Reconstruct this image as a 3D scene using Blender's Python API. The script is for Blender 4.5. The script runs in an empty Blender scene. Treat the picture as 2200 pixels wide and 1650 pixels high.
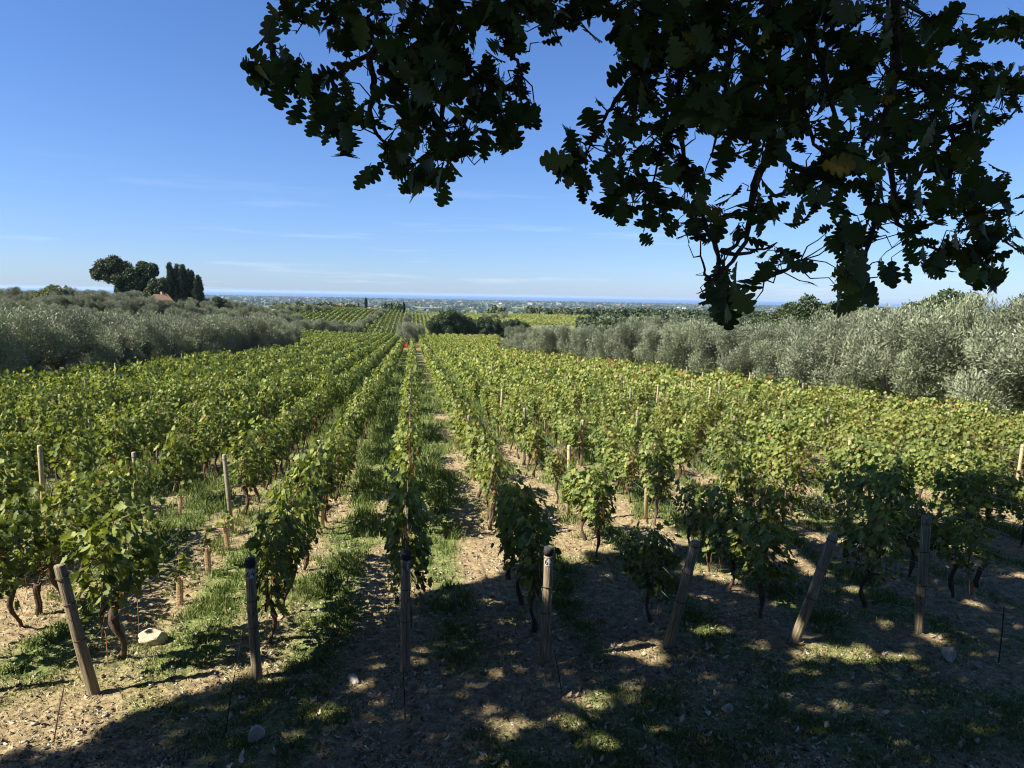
import bpy, math, random
import numpy as np
from mathutils import Matrix, Vector
R = math.radians
scene = bpy.context.scene
COL = scene.collection
rng = np.random.default_rng(7)
random.seed(7)

# ------------------------------------------------------------------ camera, sky, sun, exposure
FPX, PITCH, ROLL = 1527.0, R(7.12), R(1.04)
cr_, sr_, cp_, sp_ = math.cos(ROLL), math.sin(ROLL), math.cos(PITCH), math.sin(PITCH)
X_, U_, F_ = np.array([1., 0, 0]), np.array([0, sp_, cp_]), np.array([0, cp_, -sp_])
RIGHT, UP = cr_ * X_ + sr_ * U_, -sr_ * X_ + cr_ * U_
cam = bpy.data.cameras.new('camera'); camo = bpy.data.objects.new('camera', cam); COL.objects.link(camo)
cam.sensor_width = 36; cam.lens = 36 * FPX / 2200; cam.clip_start = 0.05; cam.clip_end = 120000
camo.matrix_world = Matrix(((RIGHT[0], UP[0], -F_[0], 0), (RIGHT[1], UP[1], -F_[1], 0), (RIGHT[2], UP[2], -F_[2], 0), (0, 0, 0, 1)))
scene.camera = camo

SUN_EL, SUN_AZ = R(45), math.atan2(-0.94, -0.345)          # azimuth of the sun from +y towards +x
SDIR = np.array([math.sin(SUN_AZ) * math.cos(SUN_EL), math.cos(SUN_AZ) * math.cos(SUN_EL), math.sin(SUN_EL)])
sun = bpy.data.lights.new('sun', 'SUN'); suno = bpy.data.objects.new('sun', sun); COL.objects.link(suno)
sun.energy = 4.9; sun.angle = R(0.53); sun.color = (1, 0.93, 0.80)
suno.rotation_euler = Vector(SDIR).to_track_quat('Z', 'Y').to_euler()
world = bpy.data.worlds.new('World'); scene.world = world; world.use_nodes = True
wn, wl = world.node_tree.nodes, world.node_tree.links
wn.clear()
sky = wn.new('ShaderNodeTexSky'); sky.sky_type = 'NISHITA'; sky.sun_disc = False
sky.sun_elevation = SUN_EL; sky.sun_rotation = SUN_AZ
sky.air_density = 1.0; sky.dust_density = 0.3; sky.ozone_density = 1.2; sky.altitude = 100
bg = wn.new('ShaderNodeBackground'); bg.inputs['Strength'].default_value = 0.05
wo = wn.new('ShaderNodeOutputWorld')
tc = wn.new('ShaderNodeTexCoord'); mp = wn.new('ShaderNodeMapping'); mp.inputs['Scale'].default_value = (1.6, 1.6, 26)
nz = wn.new('ShaderNodeTexNoise'); nz.inputs['Scale'].default_value = 2.4; nz.inputs['Detail'].default_value = 7; nz.inputs['Roughness'].default_value = .62
rmp = wn.new('ShaderNodeValToRGB'); rmp.color_ramp.elements[0].position = .56; rmp.color_ramp.elements[0].color = (0, 0, 0, 1)
rmp.color_ramp.elements[1].position = .85; rmp.color_ramp.elements[1].color = (1, 1, 1, 1)
sep = wn.new('ShaderNodeSeparateXYZ'); band = wn.new('ShaderNodeMapRange'); band.inputs['From Min'].default_value = .16; band.inputs['From Max'].default_value = .05
mul = wn.new('ShaderNodeMath'); mul.operation = 'MULTIPLY'
mul2 = wn.new('ShaderNodeMath'); mul2.operation = 'MULTIPLY'; mul2.inputs[1].default_value = .5
mix = wn.new('ShaderNodeMix'); mix.data_type = 'RGBA'; mix.inputs['B'].default_value = (7.5, 8.2, 9.2, 1)
hs = wn.new('ShaderNodeHueSaturation'); hs.inputs['Hue'].default_value = .5; hs.inputs['Saturation'].default_value = 1.0
wl.new(tc.outputs['Generated'], mp.inputs[0]); wl.new(mp.outputs[0], nz.inputs[0]); wl.new(nz.outputs[0], rmp.inputs[0])
wl.new(tc.outputs['Generated'], sep.inputs[0]); wl.new(sep.outputs[2], band.inputs[0])
wl.new(rmp.outputs[0], mul.inputs[0]); wl.new(band.outputs[0], mul.inputs[1]); wl.new(mul.outputs[0], mul2.inputs[0])
wl.new(sky.outputs[0], hs.inputs['Color']); el = wn.new('ShaderNodeValToRGB'); ee = el.color_ramp.elements
for _ in range(3): ee.new(.5)
for i_, (p_, c_) in enumerate([(0, (.58, .79, 1.37)), (.06, (.54, .74, 1.22)), (.15, (.57, .77, 1.18)), (.35, (.54, .78, 1.20)), (.7, (.50, .76, 1.15))]): ee[i_].position = p_; ee[i_].color = (c_[0] / 1.5, c_[1] / 1.5, c_[2] / 1.5, 1)
tint = wn.new('ShaderNodeVectorMath'); tint.operation = 'MULTIPLY'; tin2 = wn.new('ShaderNodeVectorMath'); tin2.operation = 'SCALE'; tin2.inputs['Scale'].default_value = 1.5
wl.new(sep.outputs[2], el.inputs[0]); wl.new(hs.outputs[0], tint.inputs[0]); wl.new(el.outputs[0], tint.inputs[1]); wl.new(tint.outputs[0], tin2.inputs[0]); wl.new(tin2.outputs[0], mix.inputs['A']); wl.new(mul2.outputs[0], mix.inputs['Factor'])
wl.new(mix.outputs['Result'], bg.inputs['Color']); wl.new(bg.outputs[0], wo.inputs['Surface'])
scene.view_settings.view_transform = 'Standard'; scene.view_settings.look = 'None'
scene.view_settings.exposure = 1.45; scene.view_settings.gamma = 1; scene.view_settings.use_curve_mapping = False
scene.cycles.filter_width = 1.1; scene.cycles.max_bounces = 6; scene.cycles.diffuse_bounces = 2; scene.cycles.glossy_bounces = 1
scene.cycles.transmission_bounces = 4; scene.cycles.transparent_max_bounces = 6; scene.cycles.volume_bounces = 0

# ------------------------------------------------------------------ helpers
def tag(o, label=None, cat=None, group=None, kind=None):
    if label: o['label'] = label
    if cat: o['category'] = cat
    if group: o['group'] = group
    if kind: o['kind'] = kind
    return o

def empty(name, loc, rz=0, **k):
    o = bpy.data.objects.new(name, None); COL.objects.link(o); o.empty_display_size = .1
    o.location = [float(a) for a in loc]; o.rotation_euler = (0, 0, rz)
    return tag(o, **k)

def mesh_np(name, V, F, mat, rnd=None, smooth=False):
    """V (n,3); F (m,k) all the same k"""
    V = np.ascontiguousarray(V, dtype=np.float32); F = np.ascontiguousarray(F, dtype=np.int32)
    me = bpy.data.meshes.new(name); n, (m, k) = len(V), F.shape
    me.vertices.add(n); me.vertices.foreach_set('co', V.ravel())
    me.loops.add(m * k); me.loops.foreach_set('vertex_index', F.ravel())
    me.polygons.add(m); me.polygons.foreach_set('loop_start', np.arange(0, m * k, k, dtype=np.int32))
    if smooth: me.polygons.foreach_set('use_smooth', np.ones(m, dtype=bool))
    me.update(calc_edges=True)
    if rnd is not None:
        a = me.attributes.new('rnd', 'FLOAT', 'FACE'); a.data.foreach_set('value', np.ascontiguousarray(rnd, dtype=np.float32))
    me.materials.append(mat)
    return me

def obj(name, me, parent=None, loc=None, rz=0, **k):
    o = bpy.data.objects.new(name, me); COL.objects.link(o)
    if parent is not None: o.parent = parent
    if loc is not None: o.location = [float(a) for a in loc]
    if rz: o.rotation_euler = (0, 0, rz)
    return tag(o, **k)

def copy_tree(o, loc, rz, sc=1.0, parent=None):
    c = o.copy(); COL.objects.link(c)
    if parent is not None: c.parent = parent
    else:
        c.location = [float(a) for a in loc]; c.rotation_euler = (0, 0, rz)
        c.scale = (sc, sc, sc) if not isinstance(sc, tuple) else sc
    for ch in o.children: copy_tree(ch, None, 0, parent=c)
    return c

class MB:
    """collects quads/tris as lists -> one mesh"""
    def __init__(s): s.v = []; s.f = []; s.n = 0
    def add(s, V, F):
        s.v.append(np.asarray(V, float)); s.f += [tuple(int(i) + s.n for i in f) for f in F]; s.n += len(V)
    def tube(s, pts, rad, seg=7, cap=True, noise=0):
        pts = np.asarray(pts, float); n = len(pts)
        rad = np.full(n, rad) if np.isscalar(rad) else np.asarray(rad, float)
        T = np.gradient(pts, axis=0); T /= np.linalg.norm(T, axis=1)[:, None] + 1e-9
        a = np.array([0.3, 0.9, 0.2]) if abs(T[0][2]) > .9 else np.array([0, 0, 1.])
        V = []
        for i in range(n):
            b = np.cross(T[i], a); b /= np.linalg.norm(b) + 1e-9; c = np.cross(b, T[i]); a = c
            for j in range(seg):
                w = 2 * math.pi * j / seg
                r = rad[i] * (1 + noise * random.uniform(-1, 1))
                V.append(pts[i] + r * (math.cos(w) * b + math.sin(w) * c))
        F = [(i * seg + j, i * seg + (j + 1) % seg, (i + 1) * seg + (j + 1) % seg, (i + 1) * seg + j) for i in range(n - 1) for j in range(seg)]
        if cap: F += [tuple(range(seg))[::-1], tuple((n - 1) * seg + j for j in range(seg))]
        s.add(V, F)
    def box(s, c, d, rz=0):
        c = np.array(c, float); d = np.array(d, float) / 2
        V = np.array([[x, y, z] for z in (-1, 1) for x, y in ((-1, -1), (1, -1), (1, 1), (-1, 1))]) * d
        if rz: V = V @ np.array([[math.cos(rz), math.sin(rz), 0], [-math.sin(rz), math.cos(rz), 0], [0, 0, 1]])
        s.add(V + c, [(3, 2, 1, 0), (4, 5, 6, 7), (0, 1, 5, 4), (1, 2, 6, 5), (2, 3, 7, 6), (3, 0, 4, 7)])
    def mesh(s, name, mat, smooth=True):
        me = bpy.data.meshes.new(name); me.from_pydata(np.concatenate(s.v).tolist(), [], s.f)
        if smooth: me.polygons.foreach_set('use_smooth', [True] * len(s.f))
        me.update(); me.materials.append(mat); return me

def vnoise(x, y, seed=0):
    xi, yi = np.floor(x), np.floor(y); fx, fy = x - xi, y - yi
    fx = fx * fx * (3 - 2 * fx); fy = fy * fy * (3 - 2 * fy)
    def h(a, b):
        q = np.sin(a * 127.1 + b * 311.7 + seed * 74.7) * 43758.5453
        return q - np.floor(q)
    return (h(xi, yi) * (1 - fx) + h(xi + 1, yi) * fx) * (1 - fy) + (h(xi, yi + 1) * (1 - fx) + h(xi + 1, yi + 1) * fx) * fy

def fbm(x, y, o=4, seed=0):
    s = 0; a = .5
    for i in range(o): s = s + a * vnoise(x * 2 ** i, y * 2 ** i, seed + i * 13); a *= .5
    return s                                            # ~0..1, mean ~.47

def smooth(a, b, x):
    t = np.clip((x - a) / (b - a), 0, 1); return t * t * (3 - 2 * t)

# ------------------------------------------------------------------ materials
def mat_new(name):
    m = bpy.data.materials.new(name); m.use_nodes = True; return m, m.node_tree.nodes, m.node_tree.links

def leafmat(name, stops, trans=.3, rough=.55, tint=(1.15, 1.2, .6), spec=.35, objvar=.12):
    m, n, l = mat_new(name); p = n['Principled BSDF']; out = n['Material Output']
    at = n.new('ShaderNodeAttribute'); at.attribute_name = 'rnd'
    r = n.new('ShaderNodeValToRGB'); e = r.color_ramp.elements
    while len(e) < len(stops): e.new(.5)
    for i, (pos, c) in enumerate(stops): e[i].position = pos; e[i].color = (*c, 1)
    l.new(at.outputs['Fac'], r.inputs[0])
    oi = n.new('ShaderNodeObjectInfo'); mr = n.new('ShaderNodeMapRange'); mr.inputs['To Min'].default_value = 1 - objvar; mr.inputs['To Max'].default_value = 1 + objvar
    l.new(oi.outputs['Random'], mr.inputs[0])
    hv = n.new('ShaderNodeHueSaturation'); l.new(mr.outputs[0], hv.inputs['Value']); l.new(r.outputs[0], hv.inputs['Color'])
    l.new(hv.outputs[0], p.inputs['Base Color'])
    p.inputs['Roughness'].default_value = rough; p.inputs['Specular IOR Level'].default_value = spec
    if trans > 0:
        t = n.new('ShaderNodeBsdfTranslucent'); mx = n.new('ShaderNodeMixShader'); mx.inputs[0].default_value = trans
        vm = n.new('ShaderNodeVectorMath'); vm.operation = 'MULTIPLY'; vm.inputs[1].default_value = tint
        l.new(hv.outputs[0], vm.inputs[0]); l.new(vm.outputs[0], t.inputs[0])
        l.new(p.outputs[0], mx.inputs[1]); l.new(t.outputs[0], mx.inputs[2]); l.new(mx.outputs[0], out.inputs['Surface'])
    return m

def noisemat(name, c1, c2, scale=8, rough=.85, bump=.3, stretch=(1, 1, 1), detail=6, spec=.2, bscale=None):
    m, n, l = mat_new(name); p = n['Principled BSDF']
    t = n.new('ShaderNodeTexCoord'); mpn = n.new('ShaderNodeMapping'); mpn.inputs['Scale'].default_value = stretch
    z = n.new('ShaderNodeTexNoise'); z.inputs['Scale'].default_value = scale; z.inputs['Detail'].default_value = detail; z.inputs['Roughness'].default_value = .65
    r = n.new('ShaderNodeValToRGB'); r.color_ramp.elements[0].position = .3; r.color_ramp.elements[1].position = .7
    r.color_ramp.elements[0].color = (*c1, 1); r.color_ramp.elements[1].color = (*c2, 1)
    b = n.new('ShaderNodeBump'); b.inputs['Strength'].default_value = bump; b.inputs['Distance'].default_value = .02
    l.new(t.outputs['Object'], mpn.inputs[0]); l.new(mpn.outputs[0], z.inputs[0]); l.new(z.outputs[0], r.inputs[0]); l.new(r.outputs[0], p.inputs['Base Color'])
    l.new(z.outputs[0], b.inputs['Height']); l.new(b.outputs[0], p.inputs['Normal'])
    p.inputs['Roughness'].default_value = rough; p.inputs['Specular IOR Level'].default_value = spec
    return m

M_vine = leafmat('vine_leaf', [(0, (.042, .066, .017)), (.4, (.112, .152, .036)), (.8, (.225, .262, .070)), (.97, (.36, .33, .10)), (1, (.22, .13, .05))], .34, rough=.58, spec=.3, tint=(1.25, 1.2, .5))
M_viney = leafmat('vine_leaf_pale', [(0, (.055, .078, .018)), (.4, (.140, .168, .038)), (.90, (.25, .265, .070)), (.97, (.38, .31, .09)), (1, (.24, .13, .05))], .36, rough=.58, spec=.3, tint=(1.25, 1.2, .5))
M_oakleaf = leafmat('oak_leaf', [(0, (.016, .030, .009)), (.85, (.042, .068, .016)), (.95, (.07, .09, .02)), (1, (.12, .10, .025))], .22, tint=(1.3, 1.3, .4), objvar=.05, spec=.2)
M_olive = leafmat('olive_leaf', [(0, (.085, .102, .055)), (.5, (.175, .200, .118)), (1, (.31, .335, .22))], .14, tint=(1, 1, .8), objvar=.24, rough=.5)
M_olivepale = leafmat('olive_leaf_grey', [(0, (.075, .090, .050)), (.5, (.160, .178, .110)), (1, (.29, .31, .21))], .14, tint=(1, 1, .8), objvar=.24, rough=.5)
M_dark = leafmat('holm_leaf', [(0, (.022, .038, .014)), (.6, (.050, .075, .026)), (1, (.095, .115, .042))], .12, objvar=.2)
M_light = leafmat('bright_tree_leaf', [(0, (.06, .09, .025)), (1, (.17, .19, .05))], .2)
M_cyp = leafmat('cypress_leaf', [(0, (.014, .028, .012)), (1, (.045, .065, .028))], .05)
M_grass = leafmat('grass_blade', [(0, (.060, .100, .025)), (.5, (.135, .185, .055)), (.8, (.23, .25, .09)), (1, (.48, .40, .22))], .3, tint=(1.1, 1.15, .7), spec=.2)
M_straw = leafmat('straw', [(0, (.10, .07, .04)), (.5, (.26, .20, .115)), (1, (.50, .41, .26))], .1, tint=(1, 1, 1))
M_dry = leafmat('dry_leaf', [(0, (.16, .09, .045)), (.6, (.34, .24, .14)), (1, (.55, .47, .36))], .1, tint=(1, 1, 1))
M_tuber = noisemat('vine_bark', (.045, .03, .022), (.13, .09, .065), 14, stretch=(3, 3, 1), bump=.8)
M_cane = noisemat('vine_cane', (.16, .07, .035), (.30, .15, .07), 20)
M_post = noisemat('post_wood', (.065, .052, .038), (.38, .31, .20), 6, stretch=(9, 9, .5), bump=1.0, detail=10)
M_postmid = noisemat('weathered_post_wood', (.15, .13, .10), (.38, .34, .26), 5, stretch=(8, 8, .7), bump=.4)
M_postgreen = noisemat('treated_post_wood', (.27, .22, .12), (.50, .41, .24), 5, stretch=(8, 8, .7), bump=.4)
M_postdark = noisemat('post_end_grain', (.018, .016, .022), (.055, .05, .055), 9, stretch=(3, 3, 1), bump=.5)
M_white = noisemat('white_number_paint', (.34, .35, .34), (.62, .62, .60), 26, rough=.6, bump=.2)
M_black = noisemat('black_marker', (.008, .008, .01), (.02, .02, .02), 20)
M_wire = noisemat('galvanised_wire', (.20, .19, .18), (.38, .38, .37), 30, rough=.45); M_wire.node_tree.nodes['Principled BSDF'].inputs['Metallic'].default_value = .6
M_iron = noisemat('rusty_iron', (.035, .018, .012), (.10, .055, .035), 30)
M_rock = noisemat('limestone', (.30, .245, .155), (.56, .49, .35), 5, bump=1.0)
M_rockgrey = noisemat('grey_stone', (.24, .22, .18), (.50, .47, .40), 6, bump=.9)
M_pebble = leafmat('pebble_stone', [(0, (.16, .11, .07)), (.5, (.33, .27, .19)), (1, (.56, .52, .44))], 0, rough=.9)
M_tube = noisemat('orange_mesh_tube', (.50, .33, .20), (.70, .53, .37), 60, rough=.6, bump=.6)
M_bark = noisemat('oak_bark', (.016, .012, .010), (.05, .04, .032), 9, stretch=(2, 2, .6), bump=1)
M_obark = noisemat('olive_bark', (.07, .06, .05), (.16, .14, .115), 6, stretch=(2, 2, .6), bump=1)
M_red = noisemat('red_plastic', (.62, .025, .015), (.75, .05, .03), 8, rough=.45, bump=.05)
M_wall = noisemat('pale_plaster', (.26, .21, .15), (.42, .35, .26), 1.4, bump=.1)
M_wallw = noisemat('white_plaster', (.62, .60, .55), (.80, .78, .73), 1.4, bump=.1)
M_tile = noisemat('terracotta_tile', (.20, .10, .06), (.38, .22, .14), 3, bump=.6)
M_window = noisemat('dark_window', (.03, .03, .03), (.06, .06, .06), 2)

# ground
def ground_mat():
    m, n, l = mat_new('ground'); p = n['Principled BSDF']; p.inputs['Roughness'].default_value = .95; p.inputs['Specular IOR Level'].default_value = .1
    geo = n.new('ShaderNodeNewGeometry')
    def noise(s, d=6, ro=.65, vec=None):
        z = n.new('ShaderNodeTexNoise'); z.inputs['Scale'].default_value = s; z.inputs['Detail'].default_value = d; z.inputs['Roughness'].default_value = ro
        l.new(vec or geo.outputs['Position'], z.inputs[0]); return z
    def ramp(src, stops):
        r = n.new('ShaderNodeValToRGB'); e = r.color_ramp.elements
        while len(e) < len(stops): e.new(.5)
        for i, (a, c) in enumerate(stops): e[i].position = a; e[i].color = (*c, 1)
        l.new(src, r.inputs[0]); return r
    def mixc(fac, a, b, fv=None):
        x = n.new('ShaderNodeMix'); x.data_type = 'RGBA'
        if fac is not None: l.new(fac, x.inputs['Factor'])
        else: x.inputs['Factor'].default_value = fv
        l.new(a, x.inputs['A']); l.new(b, x.inputs['B']); return x.outputs['Result']
    soil = ramp(noise(9, 9).outputs[0], [(.30, (.095, .068, .038)), (.45, (.225, .172, .094)), (.60, (.33, .262, .155)), (.74, (.50, .43, .28))])
    red = ramp(noise(1.3, 5).outputs[0], [(.55, (0, 0, 0)), (.72, (.35, .35, .35))])
    redc = n.new('ShaderNodeRGB'); redc.outputs[0].default_value = (.26, .13, .075, 1)
    soilc = mixc(red.outputs[0], soil.outputs[0], redc.outputs[0])
    gr = ramp(noise(14, 8).outputs[0], [(.32, (.05, .075, .02)), (.5, (.12, .155, .045)), (.68, (.27, .25, .12))])
    at = n.new('ShaderNodeAttribute'); at.attribute_name = 'grass'
    near = mixc(at.outputs['Fac'], soilc, gr.outputs[0])
    # coastal plain: patchwork of fields
    mpn = n.new('ShaderNodeMapping'); mpn.inputs['Rotation'].default_value = (0, 0, R(14)); mpn.inputs['Scale'].default_value = (.0032, .0055, .001)
    l.new(geo.outputs['Position'], mpn.inputs[0])
    vo = n.new('ShaderNodeTexVoronoi'); vo.distance = 'CHEBYCHEV'; vo.inputs['Scale'].default_value = 1.0; l.new(mpn.outputs[0], vo.inputs['Vector'])
    sx = n.new('ShaderNodeSeparateColor'); l.new(vo.outputs['Color'], sx.inputs[0])
    fields = ramp(sx.outputs[0], [(0, (.035, .060, .022)), (.3, (.07, .10, .032)), (.5, (.13, .155, .06)), (.7, (.22, .20, .105)), (.85, (.07, .095, .035)), (1, (.34, .28, .18))])
    fields.color_ramp.interpolation = 'CONSTANT'
    wood = ramp(noise(.0016, 6).outputs[0], [(.47, (0, 0, 0)), (.56, (1, 1, 1))])
    woodc = n.new('ShaderNodeRGB'); woodc.outputs[0].default_value = (.035, .055, .022, 1)
    plain = mixc(wood.outputs[0], fields.outputs[0], woodc.outputs[0])
    at2 = n.new('ShaderNodeAttribute'); at2.attribute_name = 'far'
    l.new(mixc(at2.outputs['Fac'], near, plain), p.inputs['Base Color'])
    b = n.new('ShaderNodeBump'); b.inputs['Strength'].default_value = .9; b.inputs['Distance'].default_value = .03
    l.new(noise(16, 9, .7).outputs[0], b.inputs['Height']); l.new(b.outputs[0], p.inputs['Normal'])
    return m
M_ground = ground_mat()

# ------------------------------------------------------------------ terrain
ZT = np.array([(-60, -1.6), (1.2, -1.6), (2.2, -2.2), (4.6, -4.55), (5.4, -4.66)] +
              [(y, -4.4 - .047 * y + 3.2e-5 * y * y) for y in range(8, 206, 6)] +
              [(218, -13.4), (235, -14.8), (262, -17.2), (285, -17.5), (310, -16.8), (350, -15.6), (400, -14.3), (450, -13.1), (475, -13.2), (520, -15), (620, -24),
               (800, -42), (1000, -60), (1300, -76), (1800, -86), (2600, -90), (90000, -90)], float)
def gz(x, y, micro=True):
    x = np.asarray(x, float); y = np.asarray(y, float)
    z = np.interp(y, ZT[:, 0], ZT[:, 1])
    z = z + 7.6 * smooth(-44, -95, x) * smooth(85, 175, y) * (1 - smooth(300, 520, y))           # rise on the left with the farmstead
    z = z + 1.5 * smooth(40, 75, x) * smooth(30, 90, y) * (1 - smooth(300, 600, y))
    z = z + .10 * (fbm(x * .22, y * .22, 2, 3) - .4) * smooth(5, 9, y) * (1 - smooth(200, 300, y))
    return z
AL = R(8.0)                                          # rows lean 8 degrees left of the view
RU, RV = np.array([math.cos(AL), math.sin(AL)]), np.array([-math.sin(AL), math.cos(AL)])
def xy(u, v): return np.asarray(u) * RU[0] + np.asarray(v) * RV[0], np.asarray(u) * RU[1] + np.asarray(v) * RV[1]
U0, DU = -0.10, 1.83
def grassiness(x, y):
    u = x * RU[0] + y * RU[1]; v = x * RV[0] + y * RV[1]
    ph = (u - U0) / DU; ph = ph - np.floor(ph)       # 0 = under a row, .5 = middle of the lane
    lane = np.exp(-((ph - (.38 + .25 * (fbm(x * .12, y * .12, 2, 40) - .45))) / .20) ** 2)
    nzv = fbm(x * .55, y * .55, 4, 5)
    g = smooth(.31, .56, nzv * .62 + lane * .27 + (.30 - .16 * np.exp(-((u - .4) / 1.9) ** 2)) * smooth(13, 40, v) + .07 * smooth(1, -4, u))
    fore = 1 - smooth(8.0, 9.4, v)
    g = g * (1 - fore) + fore * .8 * smooth(.42, .66, fbm(x * .8 + 7, y * .8, 4, 9) + .10 * smooth(-1, 3, x))
    return np.clip(g, 0, 1)

ang = np.concatenate([np.linspace(-180, -46, 50)[:-1], np.linspace(-46, 46, 620), np.linspace(46, 180, 50)[1:-1]])
rad = [1.5]
while rad[-1] < 16000:
    r_ = rad[-1]; rad.append(r_ * (1.012 if r_ < 5.5 else 1.0055 if r_ < 40 else 1.009 if r_ < 600 else 1.02))
rad = np.array(rad)
# seen from above: centre a little behind so that the sheet is closed by a small fan
A, D = np.meshgrid(np.radians(ang), rad)
gx, gy = D * np.sin(A), D * np.cos(A)
gzv = gz(gx, gy)
near = (1 - smooth(30, 70, D)) * smooth(4.5, 5.5, D)
gzv += near * (.075 * (fbm(gx * 2.1, gy * 2.1, 3, 21) - .45) + .075 * (fbm(gx * 7, gy * 7, 3, 31) - .45) + .05 * (fbm(gx * 23, gy * 23, 2, 41) - .4))
cc = [(0, 0, -1.6)]
V = np.stack([gx.ravel(), gy.ravel(), gzv.ravel()], 1); V = np.concatenate([V, np.array(cc)])
nr, na = D.shape
I = np.arange(nr * na).reshape(nr, na); J = np.roll(I, -1, axis=1)
F = np.stack([I[:-1].ravel(), I[1:].ravel(), J[1:].ravel(), J[:-1].ravel()], 1)[:, ::-1]
gme = mesh_np('terrain', V, F, M_ground, smooth=True)
ga = gme.attributes.new('grass', 'FLOAT', 'POINT'); gv = np.append(grassiness(V[:-1, 0], V[:-1, 1]), 0)
ff = smooth(230, 290, V[:, 1]); gv = gv * (1 - ff) + ff * .8
gu_, gv_ = V[:, 0] * RU[0] + V[:, 1] * RU[1], V[:, 0] * RV[0] + V[:, 1] * RV[1]
_L = np.interp(gv_, [20, 103], [-24.5, -17.5]); _R = np.interp(gv_, [18, 28, 41, 68, 99], [31.5, 27.5, 24, 20, 13])
gv = np.maximum(gv, .7 * (smooth(0, 3, _L - gu_) + smooth(0, 3, gu_ - _R)) * (V[:, 1] > 14) * (V[:, 1] < 110))
ga.data.foreach_set('value', gv.astype(np.float32))
fa = gme.attributes.new('far', 'FLOAT', 'POINT'); fa.data.foreach_set('value', smooth(520, 700, np.hypot(V[:, 0], V[:, 1])).astype(np.float32))
obj('terrain', gme, label='stony dry soil and grass sloping down to the coastal plain', kind='structure')
# the sheet's middle (under the camera)
mb = MB(); c0 = [(r * math.sin(a), r * math.cos(a), float(gz(r * math.sin(a), r * math.cos(a)))) for r in (1.5,) for a in np.radians(ang)]
mb.add([(0, 0, -1.6)] + c0, [(0, (i + 1) % len(c0) + 1, i + 1) for i in range(len(c0))])
obj('ground', mb.mesh('ground', M_ground), label='grassy bank top under the camera', kind='structure')

# sea
m, n, l = mat_new('sea_water'); p = n['Principled BSDF']; p.inputs['Base Color'].default_value = (.035, .115, .26, 1); p.inputs['Roughness'].default_value = .35
p.inputs['Specular IOR Level'].default_value = .3
geo = n.new('ShaderNodeNewGeometry'); mpn = n.new('ShaderNodeMapping'); mpn.inputs['Scale'].default_value = (.0002, .0012, 1)
z = n.new('ShaderNodeTexNoise'); z.inputs['Scale'].default_value = 1; z.inputs['Detail'].default_value = 5
r = n.new('ShaderNodeValToRGB'); r.color_ramp.elements[0].color = (.022, .075, .19, 1); r.color_ramp.elements[1].color = (.038, .11, .25, 1); r.color_ramp.elements[0].position = .35; r.color_ramp.elements[1].position = .65
l.new(geo.outputs['Position'], mpn.inputs[0]); l.new(mpn.outputs[0], z.inputs[0]); l.new(z.outputs[0], r.inputs[0]); l.new(r.outputs[0], p.inputs['Base Color'])
M_sea = m
xs = np.linspace(-60000, 60000, 241); shore = 11000 + 260 * np.sin(xs / 5200) + 120 * np.sin(xs / 1700 + 1) + xs * .02 - 1300
sv = np.concatenate([np.stack([xs, shore, np.full_like(xs, -89.5)], 1), np.stack([xs, np.full_like(xs, 42000), np.full_like(xs, -89.5)], 1)])
sf = np.array([(i, i + 1, 241 + i + 1, 241 + i) for i in range(240)])
obj('sea', mesh_np('sea', sv, sf, M_sea), label='deep blue sea along the horizon', kind='structure')

# ------------------------------------------------------------------ leaf batches
def frames(d, nrm):
    d = d / (np.linalg.norm(d, axis=1)[:, None] + 1e-9)
    s = np.cross(nrm, d); s /= np.linalg.norm(s, axis=1)[:, None] + 1e-9
    return s, d, np.cross(s, d) * -1 if False else np.cross(s, d)

def batch(tv, tf, pos, d, nrm, sc, wid=None):
    """copies template (x across, y along, z off-plane) to pos"""
    s, d, nn = frames(d, nrm); sc = np.asarray(sc)[:, None, None]
    w = np.ones(len(pos)) if wid is None else wid
    V = pos[:, None, :] + sc * (tv[None, :, 0:1] * w[:, None, None] * s[:, None, :] + tv[None, :, 1:2] * d[:, None, :] + tv[None, :, 2:3] * nn[:, None, :])
    F = tf[None] + (np.arange(len(pos)) * len(tv))[:, None, None]
    return V.reshape(-1, 3), F.reshape(-1, tf.shape[1])

def rdir(n, g=rng):
    v = g.normal(size=(n, 3)); return v / np.linalg.norm(v, axis=1)[:, None]

# grape leaf: five-lobed fan, creased
def fan(outline, cz=0.0, fold=.12, curl=.08):
    v = [(0, .42, cz)] + [(x, y, -fold * abs(x) - curl * (y ** 2)) for x, y in outline]
    f = [(0, i + 1, (i + 1) % len(outline) + 1) for i in range(len(outline))]
    return np.array(v, float), np.array(f)
VL, VF = fan([(0, .06), (.20, -.12), (.38, -.04), (.48, .14), (.36, .25), (.50, .38), (.56, .56), (.42, .62), (.30, .62), (.30, .82), (.14, .90), (0, 1.06), (-.15, .88), (-.30, .80), (-.29, .60), (-.43, .63), (-.56, .53), (-.48, .36), (-.34, .25), (-.49, .12), (-.37, -.05), (-.20, -.12)], .03, .28, .22)
VL2, VF2 = fan([(0, -.02), (.5, .1), (.42, .62), (0, 1.), (-.42, .62), (-.5, .1)], .04, .25, .15)
Q1 = np.array([(-.5, 0, 0), (.5, .05, -.1), (.42, .95, -.12), (-.4, 1, .05)], float); QF = np.array([(0, 1, 2, 3)])
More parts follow.
